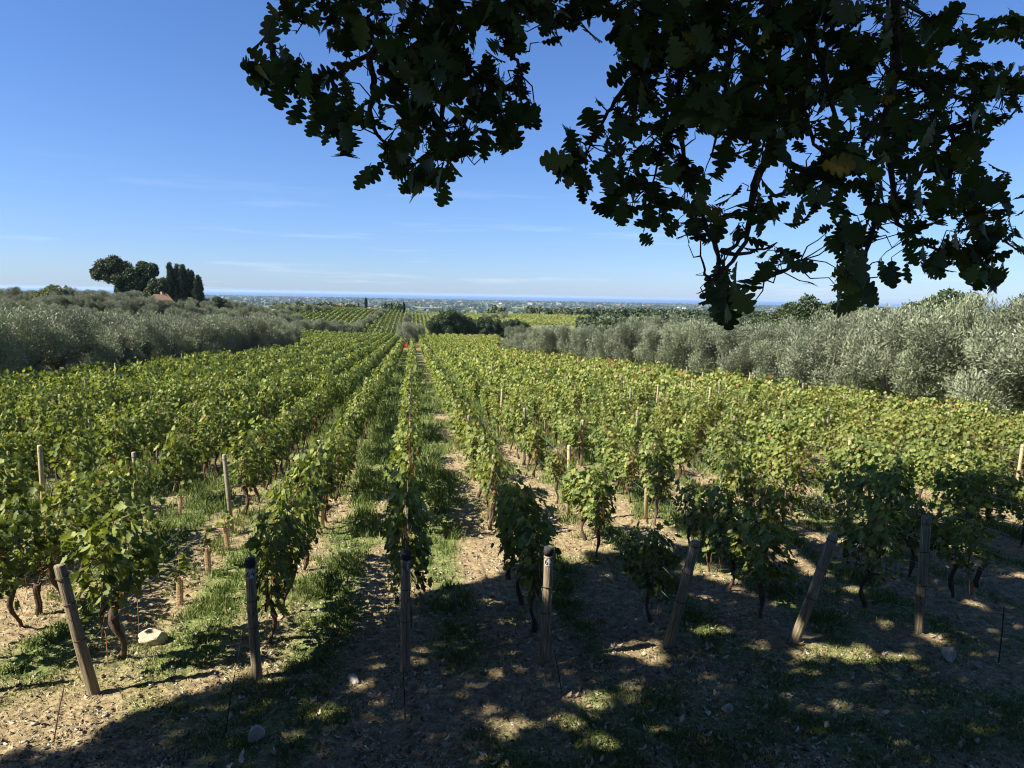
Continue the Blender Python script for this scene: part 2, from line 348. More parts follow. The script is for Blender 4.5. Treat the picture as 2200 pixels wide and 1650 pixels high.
# oak leaf
half = [(.012, 0), (.02, .12), (.11, .16), (.17, .21), (.14, .27), (.08, .30), (.20, .34), (.28, .41), (.25, .46), (.13, .49), (.28, .54), (.36, .61), (.32, .67), (.17, .70), (.27, .76), (.28, .82), (.20, .86), (.12, .87), (.14, .93), (.08, .985), (0, 1.0)]
ok = half + [(-x, y) for x, y in half[-2::-1]]
def oakleaf():
    v = []; L = len(half)
    for x, y in half: v.append((x, y, .22 * x - .22 * y * y))
    for x, y in half[:-1]: v.append((-x, y, .22 * x - .22 * y * y))
    for i in range(1, L): pass
    sp = [(0, y, -.22 * y * y) for _, y in half[:-1]]
    v += sp
    f = []
    a = lambda i: i
    b = lambda i: L + i if i < L - 1 else L - 1
    c = lambda i: 2 * L - 1 + i if i < L - 1 else L - 1
    for i in range(L - 2):
        f += [(c(i), a(i), a(i + 1)), (c(i), a(i + 1), c(i + 1)), (b(i), c(i), c(i + 1)), (b(i), c(i + 1), b(i + 1))]
    i = L - 2
    f += [(c(i), a(i), a(i + 1)), (b(i), c(i), b(i + 1))]
    return np.array(v, float), np.array(f)
OL, OF = oakleaf()
OL2, OF2 = fan([(0, 0), (.16, .2), (.24, .4), (.33, .6), (.2, .85), (0, 1.), (-.2, .85), (-.33, .6), (-.24, .4), (-.16, .2)], .03, .1, .2)

# ------------------------------------------------------------------ grapevines
def vine_leaves(n, g, tmpl, tf, size, L=1.1, h0=.5, h1=1.5, th=.27, stray=.08):
    """leaf positions for one vine, local: x along the row, y across, z up"""
    x = g.uniform(-L / 2, L / 2, n)
    z = h0 + (h1 - h0) * g.beta(1.35, 1.15, n)
    top = h1 + .22 * (vnoise(x * 5 + 50 * g.random(), x * 0, 3) - .4)
    z = np.where(z > top, top - .3 * g.random(n), z)
    side = g.choice([-1, 1], n)
    bulge = th * (.65 + .75 * vnoise(x * 2.3 + 90 * g.random(), z * 2.6, 8)) * np.sin(np.clip((z - h0 + .15) / (h1 - h0 + .25), 0, 1) * math.pi) ** .5
    y = side * bulge * g.beta(3, 1.1, n) + g.normal(0, .03, n)
    k = g.random(n) < stray; z = np.where(k, z + np.where(g.random(n) < .6, .05 + abs(g.normal(0, .17, n)), -abs(g.normal(0, .16, n))), z); y = np.where(k, y * 1.3, y)
    pos = np.stack([x, y, z], 1)
    nrm = np.stack([g.normal(0, .55, n), side * (.75 + g.normal(0, .35, n)), .55 + g.normal(0, .45, n)], 1)
    d = np.stack([g.normal(0, .6, n), side * .45 + g.normal(0, .3, n), -.75 + g.normal(0, .35, n)], 1)
    sc = size * g.uniform(.55, 1.15, n)
    V, F = batch(tmpl, tf, pos - .3 * sc[:, None] * d / np.linalg.norm(d, axis=1)[:, None], d, nrm, sc)
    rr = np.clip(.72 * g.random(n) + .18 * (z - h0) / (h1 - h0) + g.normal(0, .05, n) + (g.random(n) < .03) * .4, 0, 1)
    return V, F, np.repeat(rr, len(tf))

def make_vine(i, mat, n=330, bare=False):
    g = np.random.default_rng(100 + i)
    h0 = g.uniform(.52, .72); h1 = g.uniform(1.34, 1.86)
    root = empty('grapevine', (0, 0, 0))
    V, F, rr = vine_leaves(int(n * g.uniform(.75, 1.2)), g, VL, VF, .108, 1.08, h0, h1, g.uniform(.19, .31), .24)
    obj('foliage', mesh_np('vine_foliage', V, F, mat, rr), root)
    mb = MB(); lean = g.uniform(-.16, .16)
    pts = [(lean * (1 - t) + .05 * math.sin(5 * t + i), .04 * math.sin(7 * t + 2 * i), -.08 + t * .72) for t in np.linspace(0, 1, 9)]
    mb.tube(pts, [.034 + .012 * math.sin(9 * t + i) + (.012 if t > .85 else 0) for t in np.linspace(0, 1, 9)], 8, noise=.22)
    hx = pts[-1]
    for s in (-1, 1):
        mb.tube([hx, (hx[0] + s * .18, hx[1], hx[2] + .05), (hx[0] + s * .42, 0, hx[2] + .03)], [.026, .018, .010], 6, noise=.2)
    obj('trunk', mb.mesh('vine_trunk', M_tuber), root)
    mb = MB()
    for k in range(11):
        bx = g.uniform(-.45, .45); sy = g.normal(0, .1); hh = g.uniform(.6, 1.05)
        mb.tube([(bx, 0, .62), (bx + g.normal(0, .04), sy * .5, .62 + hh * .5), (bx + g.normal(0, .1), sy, .62 + hh), ], [.006, .005, .0025], 4, cap=False)
    for k in range(5):
        bx = g.uniform(-.4, .4); a = g.uniform(0, 6.28)
        mb.tube([(bx, 0, .62), (bx + .12 * math.cos(a), .15 * math.sin(a), .5), (bx + .2 * math.cos(a), .22 * math.sin(a), .22)], [.005, .004, .003], 4, cap=False)
    obj('canes', mb.mesh('vine_canes', M_cane), root)
    return root

NV = 9
protoG = [make_vine(i, M_vine, int(330 + 22 * i)) for i in range(NV)]
protoY = [make_vine(20 + i, M_viney, int(290 + 22 * i)) for i in range(NV)]
for o in protoG + protoY: o['proto'] = 1

ROWNAME = {0: 'the numbered post 63', -1: 'the numbered post 64', 1: 'the numbered post 62', -2: 'the left-leaning post', 2: 'the thick brown post',
           3: 'the furthest leaning post', 4: 'the dark upright post'}
ORD = ['first', 'second', 'third', 'fourth', 'fifth', 'sixth', 'seventh', 'eighth', 'ninth', 'tenth', 'eleventh', 'twelfth', 'thirteenth', 'fourteenth', 'fifteenth', 'sixteenth',
       'seventeenth', 'eighteenth', 'nineteenth', 'twentieth'] + [f'{a}-{b}' for a in ('twenty', 'thirty', 'forty', 'fifty', 'sixty') for b in
       ('first', 'second', 'third', 'fourth', 'fifth', 'sixth', 'seventh', 'eighth', 'ninth')]
def rowname(k):
    if k in ROWNAME: return 'the row behind ' + ROWNAME[k]
    if k < 0: return f'the {ORD[-1 - k - 1]} row left of post 64' if k < -2 else ''
    return f'the {ORD[k - 2]} row right of post 62'

VSTART = {-3: 8.6, -2: 8.55, -1: 8.73, 0: 8.70, 1: 8.78, 2: 9.05, 3: 8.95, 4: 9.1}
def row_start(k): return VSTART.get(k, 8.6 if k < 0 else 9.1 + .25 * (k - 4))
def left_end(u): return 63 + (u + 33) * 80 / 12.                   # rows left of the field stop at the olive line
LB = np.array([(20, -23.5), (40, -21.6), (60, -19.6), (80, -17.6), (103, -15.8)]); RB = np.array([(18, 30.5), (28, 26.2), (41, 23.0), (68, 18.7), (99, 11.6)])
def left_b(v): return np.interp(v, LB[:, 0], LB[:, 1])
def right_b(v): return np.interp(v, RB[:, 0], RB[:, 1])
def in_field(u, v):
    x, y = xy(u, v); px = 1100 + FPX * x / y
    return (v <= 104 and left_b(v) < u < right_b(v)) or (v > 104 and px > 648 and px < 1070)
def row_range(k): return row_start(k), 192.0
SP = 1.02
cands, rest = [], []
gaps = {(-2, 2), (-2, 3), (-2, 4), (-2, 5), (-3, 7), (-3, 8), (-1, 5), (2, 3), (2, 3), (3, 7), (1, 5), (4, 2), (4, 3), (5, 5), (6, 4), (2, 9), (1, 10), (0, 4), (-4, 9), (4, 10), (5, 11), (6, 12)}
vinepos = {}
for k in range(-34, 22):
    a, b = row_range(k); v = a + .95; i = 0
    while v < b:
        i += 1; vv = v + random.uniform(-.08, .08); v += SP
        u = U0 + DU * k + random.uniform(-.05, .05)
        x, y = xy(u, vv)
        if (k, i) in gaps or i > {-1: 4, 0: 2, 1: 3}.get(k, 0) and random.random() < ({0: .36, -1: .24, 1: .22}.get(k, .26 if k > 1 and vv < 45 else .17 if vv < 30 else .11) if vv < 60 else {0: .34, -1: .15, 1: .15}.get(k, .03)): continue
        if k in (0, -1) and (143 < vv < 152 or 121 < vv < 131.5): continue
        if not in_field(u, vv): continue
        if y < 3 or abs(x) / y > .80: continue
        cands.append((math.hypot(x, y), k, vv, x, y, u))
cands.sort()
nearv, farv = cands[:300], cands[300:]
idx = {}
for c in sorted(nearv, key=lambda c: (c[1], c[2])):
    dist, k, vv, x, y, u = c
    idx[k] = idx.get(k, 0) + 1
    yellow = k >= 1 and (random.random() < .35 + .5 * smooth(12, 26, float(x) + vv * .25))
    P = random.choice(protoY if yellow else protoG)
    rz = AL + math.pi / 2 + (math.pi if random.random() < .5 else 0) + random.uniform(-.08, .08)
    s = random.uniform(.9, 1.06) * (1.08 if k <= -2 else 1) * (1.14 if (k == -2 and vv < 10.5) else 1)
    o = copy_tree(P, (x, y, float(gz(x, y)) - .03), rz, (s, s * random.uniform(.85, 1.1), s * random.uniform(.9, 1.05) * (1.17 if -1 <= k <= 1 and vv < 15 else 1.05)))
    if 'proto' in o: del o['proto']
    # count order is from the front end of the row
    tag(o, f"{'yellowish' if yellow else 'green'} grapevine, {ORD[idx[k] - 1]} from the front in {rowname(k)}", 'grapevine', 'grapevines on the trellis rows')
for o in protoG + protoY:
    for ch in list(o.children): bpy.data.objects.remove(ch)
    bpy.data.objects.remove(o)

def stuff_vines(name, lst, nleaf, size, tmpl, tf, label):
    Vs, Fs, Rs, off = [], [], [], 0
    base = []
    for q in range(14):
        g = np.random.default_rng(500 + q)
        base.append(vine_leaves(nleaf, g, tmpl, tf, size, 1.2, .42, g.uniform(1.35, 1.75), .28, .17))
    for dist, k, vv, x, y, u in lst:
        V, F, rr = base[random.randrange(14)]
        a = AL + math.pi / 2 + (math.pi if random.random() < .5 else 0)
        s = random.uniform(.92, 1.08); c_, s_ = math.cos(a), math.sin(a)
        W = np.empty_like(V); W[:, 0] = s * (V[:, 0] * c_ - V[:, 1] * s_) + x; W[:, 1] = s * (V[:, 0] * s_ + V[:, 1] * c_) + y
        W[:, 2] = V[:, 2] * s + gz(W[:, 0], W[:, 1])
        Vs.append(W); Fs.append(F + off); off += len(V)
        pale = float(smooth(-3, 12, x + .12 * vv)) * .13 + random.uniform(-.06, .06) + .15 * (float(fbm(np.array(x) * .12, np.array(y) * .12, 2, 77)) - .4)
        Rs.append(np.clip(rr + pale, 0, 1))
    return np.concatenate(Vs), np.concatenate(Fs), np.concatenate(Rs)
parts = []
l1 = [c for c in farv if c[0] < 42]; l2 = [c for c in farv if 42 <= c[0] < 85]; l3 = [c for c in farv if c[0] >= 85]
V1, F1, R1 = stuff_vines('a', l1, 230, .145, VL2[:, :], VF2, '')
V2, F2, R2 = stuff_vines('b', l2, 125, .195, Q1, np.array([(0, 1, 2), (0, 2, 3)]), '')
V3, F3, R3 = stuff_vines('c', l3, 75, .29, Q1, np.array([(0, 1, 2), (0, 2, 3)]), '')
# the second slope beyond the dip
hl = []
for k in range(-66, 70):
    u = U0 + 2.1 * k
    for v in np.arange(262, 455, 1.3):
        x, y = xy(u, v)
        px = 1100 + FPX * x / y
        if -6 < x + 32 - (v - 300) * .0 < 6 and v > 0 and False: continue
        if px < 606 or px > 1262: continue
        if 905 < px < 0: continue
        if px > 1055 and v < 360: continue
        hl.append((0, k, v, x, y, u))
V4, F4, R4 = stuff_vines('d', hl, 14, .62, Q1, np.array([(0, 1, 2), (0, 2, 3)]), '')
V = np.concatenate([V1, V2, V3, V4]); F = np.concatenate([F1, F2 + len(V1), F3 + len(V1) + len(V2), F4 + len(V1) + len(V2) + len(V3)])
obj('distant_vineyard', mesh_np('distant_vineyard', V, F, M_vine, np.concatenate([R1, R2, R3, R4])), label='far rows of grapevines reaching down to the olive trees and over the next slope', cat='grapevines', kind='stuff')

# ------------------------------------------------------------------ posts
def digit_strokes(ch):
    D = {'6': [[(.75, .95), (.35, .72), (.15, .40), (.22, .12), (.5, .02), (.78, .14), (.80, .38), (.5, .5), (.2, .34)]],
         '4': [[(.62, .98), (.12, .36), (.9, .36)], [(.68, .66), (.64, .0)]],
         '3': [[(.15, .86), (.5, .98), (.8, .82), (.7, .6), (.42, .52), (.78, .42), (.82, .16), (.5, .0), (.15, .1)]],
         '2': [[(.15, .78), (.4, .98), (.75, .86), (.72, .6), (.15, .06), (.9, .06)]]}
    return D[ch]

def add_plate(root, text, r, zt, ang):
    """painted white patch wrapped on the post face with hand-drawn digits"""
    h, w = .115, 1.35
    def P(a, z, rr): return (rr * math.sin(ang + a), -rr * math.cos(ang + a), z)
    mb = MB(); n = 9
    jag = [random.uniform(-.006, .006) for _ in range(n)]
    V = [P(-w / 2 + w * i / (n - 1), zt + jag[i] * .4, r + .0035) for i in range(n)] + [P(-w / 2 + w * i / (n - 1), zt - h + jag[-i], r + .0035) for i in range(n)]
    mb.add(V, [(i, n + i, n + i + 1, i + 1) for i in range(n - 1)])
    pl = obj('number_patch', mb.mesh('number_patch', M_white), root)
    mb = MB(); cw = .052 / r
    for ci, ch in enumerate(text):
        for st in digit_strokes(ch):
            pts = []
            for a, b in zip(st[:-1], st[1:]):
                for t in np.linspace(0, 1, 4)[:-1]: pts.append((a[0] + (b[0] - a[0]) * t, a[1] + (b[1] - a[1]) * t))
            pts.append(st[-1])
            q = [P((ci - 1.0) * cw + px_ * cw * .85 + .06, zt - h * .86 + py_ * h * .70, r + .0065) for px_, py_ in pts]
            mb.tube(q, .0042, 5)
    obj('digits', mb.mesh('digits', M_black), pl)

def wood_post(name, k, v, H, r, lean=(0, 0), mat=None, cap=False, label='', text=None, ties=3, group=None, u=None):
    u = U0 + DU * k if u is None else u
    x, y = xy(u, v); z = float(gz(x, y))
    root = empty(name, (x, y, z), 0, label=label, cat='post', group=group)
    root.rotation_euler = (lean[1], lean[0], 0)
    mb = MB(); n = 12
    zz = np.linspace(-.25, H, n); ph = random.random() * 6
    pts = [(.006 * math.sin(3 * t + ph), .006 * math.cos(2 * t + ph), t) for t in zz]
    rr = [r * (1.03 - .06 * i / n + .015 * math.sin(i * 2.1 + ph)) for i in range(n)]
    rr[-1] = r * .90; zz2 = H - .012; pts[-1] = (pts[-1][0], pts[-1][1], H); pts[-2] = (pts[-2][0], pts[-2][1], zz2)
    mb.tube(pts, rr, 14, noise=.025)
    obj('shaft', mb.mesh('post_shaft', mat or M_post), root)
    if cap:
        mb = MB(); mb.tube([(pts[-1][0], pts[-1][1], H - .10), (pts[-1][0], pts[-1][1], H - .02), (pts[-1][0], pts[-1][1], H + .004)], [r * 1.02, r * 1.03, r * .93], 14)
        obj('painted_top', mb.mesh('painted_top', M_postdark), root)
    for t in range(ties):
        zt = H * (.42 + .26 * t) + random.uniform(-.05, .05)
        mb = MB(); th = np.linspace(0, 2 * math.pi, 17); tilt = random.uniform(-.02, .02)
        for q in (0,):
            mb.tube([(1.06 * r * math.cos(a), 1.06 * r * math.sin(a), zt + q + tilt * math.sin(a)) for a in th], .0055, 4, cap=False)
        if t == 1: mb.tube([(r, 0, zt), (r * .9, -r, zt - .12), (r * .2, -1.1 * r, zt - .2), (-.8 * r, -.9 * r, zt - .12)], .003, 4)
        obj('wire_tie', mb.mesh('wire_tie', M_iron), root)
    if text: add_plate(root, text, r * 1.0, H - .115, -math.atan2(x, y) * 1.0)
    return root, (x, y, z)

EP = [(-2, 1.62, .064, (-.19, .02), M_post, 0, None, 'grey round end post leaning left with pale base, at bottom left'),
      (-1, 1.55, .062, (-.035, 0), M_post, 1, '64', 'round wooden end post with dark top, painted with number 64'),
      (0, 1.60, .062, (.012, 0), M_post, 1, '63', 'shaded round end post with dark top, painted with number 63'),
      (1, 1.58, .064, (.02, 0), M_post, 1, '62', 'shaded round end post with dark top, painted with number 62'),
      (2, 1.56, .070, (.19, .02), M_post, 0, None, 'thick brown end post leaning right, just right of post 62'),
      (3, 1.66, .070, (.26, .02), M_post, 0, None, 'dark end post leaning furthest right in the tree shade'),
      (4, 1.78, .066, (-.02, 0), M_post, 0, None, 'dark upright end post at the right in the tree shade')]
SHIFT = {4: 7.45}
for k, H, r, ln, mt, cp, tx, lb in EP:
    wood_post('end_post', k, row_start(k), H, r, ln, mt, cp, lb, tx, 3, 'end posts of the vine rows', SHIFT.get(k))
wood_post('end_post', -3, 8.55, 1.5, .06, (-.05, 0), M_post, 0, 'end post at the far left edge of the vineyard front', None, 2, 'end posts of the vine rows')

# intermediate posts: one built, then copied
def proto_post(H, r, mat):
    root = empty('trellis_post', (0, 0, 0))
    mb = MB(); mb.tube([(0, 0, -.2), (0, .004, H * .5), (0, 0, H - .02), (0, 0, H)], [r, r * .97, r * .95, r * .8], 10, noise=.03)
    obj('shaft', mb.mesh('trellis_post_shaft', mat), root)
    for zt in (.75, H - .1):
        mb = MB(); mb.tube([(1.1 * r * math.cos(a), 1.1 * r * math.sin(a), zt) for a in np.linspace(0, 2 * math.pi, 9)], .004, 4, cap=False)
        obj('wire_tie', mb.mesh('wire_tie', M_iron), root)
    return root
pp = [proto_post(1.72, .046, M_postmid), proto_post(1.84, .048, M_postgreen), proto_post(1.74, .040, M_postmid)]
cnt = 0
for k in range(-14, 19):
    a, b = row_range(k); j = 0; v = a + 6.55
    while v < min(b, 100):
        j += 1
        x, y = xy(U0 + DU * k, v); 
        if abs(x) / y < .76 and cnt < 290 and in_field(U0 + DU * k, v) and (v < 30 or random.random() < .55):
            tall = random.random() < .4
            P = pp[1] if (k, j) in ((3, 1), (2, 1), (-1, 1)) else random.choice(pp)
            s = random.choice([random.uniform(.82, .95), random.uniform(.95, 1.1)])
            o = copy_tree(P, (x, y, float(gz(x, y))), random.uniform(0, 6), (1, 1, s))
            o.rotation_euler = (random.gauss(0, .03), random.gauss(0, .035), random.uniform(0, 6))
            if (k, j) == (-2, 1): o.rotation_euler = (0, -.07, 0)
            tag(o, f'slim trellis post, {ORD[j - 1]} after the end post in {rowname(k)}', 'post', 'trellis posts along the vine rows'); cnt += 1
        v += 6.45 + random.uniform(-.15, .15)
for P in pp:
    for ch in list(P.children): bpy.data.objects.remove(ch)
    bpy.data.objects.remove(P)

# wires
for k in range(-6, 10):
    a, b = row_range(k); b = max(v_ for v_ in np.arange(a + 1, 52) if in_field(U0 + DU * k, v_) or v_ < a + 3); u = SHIFT.get(k, U0 + DU * k)
    root = empty('wire_trellis', (*xy(u, a), float(gz(*xy(u, a)))), 0, label=f'thin steel trellis wires running along {rowname(k)}', cat='trellis wires', group='trellis wires of the vine rows')
    for h in (.66, 1.02, 1.38):
        pts = []
        for v in np.linspace(a, b, 15):
            x, y = xy(u + (U0 + DU * k - u) * (v - a) / (b - a), v); pts.append((x - root.location.x, y - root.location.y, float(gz(x, y)) + h + .01 * random.random() - root.location.z))
        mb = MB(); mb.tube(pts, .0036, 4, cap=False); obj('wire', mb.mesh('wire', M_wire), root)
# anchor wires in front of the posts
def ground_ray(px, py):
    d = (px - 1100) / FPX * RIGHT - (py - 825) / FPX * UP + F_
    t = 8.0
    for _ in range(40):
        q = d * t; t = float(gz(q[0], q[1])) / d[2]
    return d * t
for k, (px, py), lb in ((-2, (110, 1600), 'thin bent iron rod standing in front of the post leaning left'), (-1, (480, 1585), 'iron anchor rod and wire in front of post 64'),
                        (0, (872, 1560), 'iron anchor rod and wire in front of post 63'), (1, (1212, 1502), 'iron anchor rod and wire in front of post 62')):
    g0 = ground_ray(px, py); u = U0 + DU * k; x, y = xy(u, row_start(k)); z = float(gz(x, y))
    root = empty('anchor_rod', g0, 0, label=lb, cat='anchor rod', group='anchor rods in front of the end posts')
    top = np.array([x - .06, y - .07, z + 1.05]) - g0
    mb = MB(); mb.tube([(0, 0, -.1), top * .25, top * .42], .0065, 5); obj('rod', mb.mesh('rod', M_iron), root)
    if k != -2:
        mb = MB(); mb.tube([top * .42, top * .7, top], .0028, 4); obj('wire', mb.mesh('anchor_wire', M_wire), root)
g0 = ground_ray(2145, 1425); root = empty('iron_stake', g0, 0, label='thin dark iron stake at the right edge in the tree shade', cat='stake')
mb = MB(); mb.tube([(0, 0, -.1), (.005, 0, .4), (0, .01, .8)], .009, 6); obj('rod', mb.mesh('stake', M_iron), root)
mb = MB(); mb.tube([(.03 * math.cos(a), .03 * math.sin(a), .78 + .004 * a) for a in np.linspace(0, 9, 20)], .003, 4); obj('wire_loop', mb.mesh('loop', M_wire), root)

# ------------------------------------------------------------------ young vines in mesh tubes, stump, rocks
def young(u, v, tilt, lab):
    x, y = xy(u, v); z = float(gz(x, y))
    root = empty('young_vine', (x, y, z), 0, label=lab, cat='young vine', group='young vines in orange mesh tubes'); root.rotation_euler = (0, tilt, 0)
    V, F = [], []; n, h, r = 16, 20, .047       # perforated tube: a lattice
    mb = MB()
    for i in range(n):
        for sgn in (1, -1):
            pts = [(r * math.cos(2 * math.pi * i / n + sgn * t * 2.2), r * math.sin(2 * math.pi * i / n + sgn * t * 2.2), -.03 + t * .46) for t in np.linspace(0, 1, 9)]
            mb.tube(pts, .0042, 4, cap=False)
    mb.tube([(r * math.cos(a), r * math.sin(a), .43) for a in np.linspace(0, 2 * math.pi, 17)], .006, 4, cap=False)
    obj('mesh_tube', mb.mesh('mesh_tube', M_tube), root)
    g = np.random.default_rng(int(v * 100)); nl = 16
    pos = np.stack([g.normal(0, .06, nl), g.normal(0, .06, nl), .45 + .35 * g.random(nl)], 1)
    V, F = batch(VL, VF, pos, np.stack([g.normal(0, .6, nl), g.normal(0, .6, nl), g.normal(-.4, .3, nl)], 1), rdir(nl) + (0, 0, .8), g.uniform(.07, .11, nl))
    obj('shoot', mesh_np('young_shoot', V, F, M_vine, np.repeat(g.random(nl), len(VF))), root)
    mb = MB(); mb.tube([(0, 0, 0), (.01, 0, .4), (-.02, .02, .8)], .006, 5); obj('stem', mb.mesh('stem', M_cane), root)
young(-3.62, 11.25, .02, 'young vine in an orange mesh tube, nearest of the three in a line')
young(-3.60, 12.75, -.03, 'young vine in an orange mesh tube, middle of the three in a line')
young(-3.56, 13.95, -.09, 'young vine in a tilted orange mesh tube, farthest of the three in a line')
young(-5.30, 16.7, .13, 'young vine in a mesh tube on the grass further back, tilted right')

def rock(name, px, py, sx, sy, sz, seed, mat, label, sink=.25):
    g0 = ground_ray(px, py); g = np.random.default_rng(seed)
    import bmesh
    bm = bmesh.new(); bmesh.ops.create_icosphere(bm, subdivisions=4, radius=1)
    pl = rdir(13, g); dd = g.uniform(.50, .78, 13)
    for v in bm.verts:
        c = np.array(v.co)
        for a, b in zip(pl, dd):
            t = c @ a - b
            if t > 0: c = c - a * t * .98
        w = .10 * (vnoise(np.array(c[0] * 4 + seed), np.array(c[1] * 4 + c[2] * 3), 2) - .5) + .05 * (vnoise(np.array(c[0] * 13), np.array(c[1] * 13 + c[2] * 11), 5) - .5)
        c = c * (1 + w)
        v.co = (c[0] * sx * 1.3, c[1] * sy * 1.3, c[2] * sz * 1.35)
    me = bpy.data.meshes.new(name); bm.to_mesh(me); bm.free(); me.materials.append(mat)
    g0[2] = float(gz(g0[0], g0[1])) + sz * .28
    return obj(name, me, loc=g0, rz=g.uniform(0, 3), label=label, cat='rock')
rock('rock', 331, 1378, .19, .13, .15, 3, M_rock, 'large pale yellow limestone block by the vine roots at left')
rock('rock', 549, 1588, .085, .07, .085, 5, M_rockgrey, 'pale pointed rock half in shade at the bottom left of centre')
rock('rock', 2038, 1412, .11, .09, .12, 8, M_rockgrey, 'grey rock in shade near the dark upright post')
rock('rock', 760, 1463, .09, .07, .05, 9, M_rockgrey, 'small flat rounded stone in shade left of post 63')
rock('rock', 1565, 1525, .07, .06, .05, 12, M_rockgrey, 'small grey stone in the middle of the dark grass')
rock('rock', 1665, 1340, .045, .04, .045, 13, M_rockgrey, 'small upright stone beside the base of the leaning dark post')
rock('rock', 596, 1327, .07, .06, .05, 14, M_rock, 'small pale stone on the lit soil right of post 64')
g0 = ground_ray(82, 1320)
root = empty('vine_stump', g0, 0, label='dead dark vine stump standing alone on the soil at far left', cat='stump')
mb = MB(); mb.tube([(0, 0, -.1), (.02, 0, .15), (-.01, .01, .3), (.01, 0, .42), (.015, 0, .47)], [.05, .042, .045, .05, .055], 9, noise=.2); mb.tube([(.01, 0, .4), (.06, .02, .5)], [.02, .012], 6)
obj('stump', mb.mesh('stump', M_tuber), root)
g0 = ground_ray(2098, 1262)
root = empty('vine_stump', g0, 0, label='short grey cut vine trunk in shade at the right', cat='stump')
mb = MB(); mb.tube([(0, 0, -.1), (-.02, 0, .12), (.03, .01, .28), (.06, 0, .36)], [.05, .042, .04, .05], 9, noise=.2); mb.tube([(.05, 0, .33), (.16, .02, .42), (.25, 0, .44)], [.02, .012, .008], 6)
obj('stump', mb.mesh('stump', M_tuber), root)

# ------------------------------------------------------------------ grass, straw, pebbles, fallen leaves
def ground_pts(n, rmin, rmax, g, half=.80):
    """even in the picture: density falls with distance"""
    r = rmin * (rmax / rmin) ** g.random(n) ; a = g.uniform(-math.atan(half), math.atan(half), n)
    return r * np.sin(a), r * np.cos(a)
def gzm(x, y):
    D = np.hypot(x, y); nr_ = (1 - smooth(30, 70, D)) * smooth(4.5, 5.5, D)
    return gz(x, y) + nr_ * (.075 * (fbm(x * 2.1, y * 2.1, 3, 21) - .45) + .075 * (fbm(x * 7, y * 7, 3, 31) - .45) + .05 * (fbm(x * 23, y * 23, 2, 41) - .4))
g = np.random.default_rng(11)
x, y = ground_pts(620000, 5.2, 75, g); gg = grassiness(x, y); dist = np.hypot(x, y)
clump = fbm(x * 3.2, y * 3.2, 3, 55)
_u = x * RU[0] + y * RU[1]; _v = x * RV[0] + y * RV[1]; _p = (_u - U0) / DU; _p = np.abs(_p - np.round(_p))
gg = np.maximum(gg, .8 * (_p < .13) * smooth(9.5, 13, _v) * smooth(.38, .5, fbm(_u * .9, _v * .7, 2, 66) + .1 * smooth(2, -3, _u)))
keep = g.random(len(x)) < (gg * smooth(.30, .55, clump) * .95 + .03)
x, y, gg, dist, clump = x[keep], y[keep], gg[keep], dist[keep], clump[keep]; n = len(x)
vv_ = x * RV[0] + y * RV[1]
hgt = (.035 + (.05 + .13 * smooth(9, 12, vv_)) * clump * gg + .10 * smooth(12, 20, vv_) * gg) * g.uniform(.5, 1.3, n) * (1 + .01 * dist)
z = gzm(x, y) - .01
w = .0035 * (1 + dist * .085) * g.uniform(.7, 1.4, n)
az = g.uniform(0, 6.283, n); side = np.stack([np.cos(az), np.sin(az), 0 * az], 1)
ln = g.normal(0, .45, (n, 2)); b0 = np.stack([x, y, z], 1)
mid = b0 + np.stack([ln[:, 0] * hgt * .35, ln[:, 1] * hgt * .35, hgt * .6], 1); tip = b0 + np.stack([ln[:, 0] * hgt, ln[:, 1] * hgt, hgt], 1)
V = np.stack([b0 - side * w[:, None], b0 + side * w[:, None], mid + side * w[:, None] * .8, mid - side * w[:, None] * .8, tip], 1).reshape(-1, 3)
o5 = (np.arange(n) * 5)[:, None]
F = np.concatenate([o5 + (0, 1, 2), o5 + (0, 2, 3), o5 + (3, 2, 4)])
rr = np.clip(.55 * g.random(n) + .25 * (1 - gg) + .5 * (g.random(n) < .12), 0, 1)
obj('grass', mesh_np('grass', V, F, M_grass, np.tile(rr, 3)), label='green grass and weeds between the vine rows', cat='grass', kind='stuff')
# straw
x, y = ground_pts(150000, 5.2, 45, g); gg = grassiness(x, y); keep = g.random(len(x)) < .95 - .6 * gg
x, y = x[keep], y[keep]; n = len(x); dist = np.hypot(x, y); z = gzm(x, y) + .012 * g.random(n) + .004
az = g.uniform(0, 6.283, n); L = g.uniform(.012, .06, n) * (1 + dist * .02); w = .0022 * (1 + dist * .10)
d = np.stack([np.cos(az), np.sin(az), g.normal(0, .22, n)], 1); s = np.stack([-np.sin(az), np.cos(az), g.normal(0, .5, n)], 1); b0 = np.stack([x, y, z], 1)
V = np.stack([b0 - d * L[:, None] / 2 - s * w[:, None], b0 + d * L[:, None] / 2 - s * w[:, None] * .5, b0 + d * L[:, None] / 2 + s * w[:, None] * .5, b0 - d * L[:, None] / 2 + s * w[:, None]], 1).reshape(-1, 3)
obj('dry_straw', mesh_np('dry_straw', V, (np.arange(n) * 4)[:, None] + np.arange(4), M_straw, g.random(n)), label='dry straw and mown grass lying on the soil', cat='straw', kind='stuff')
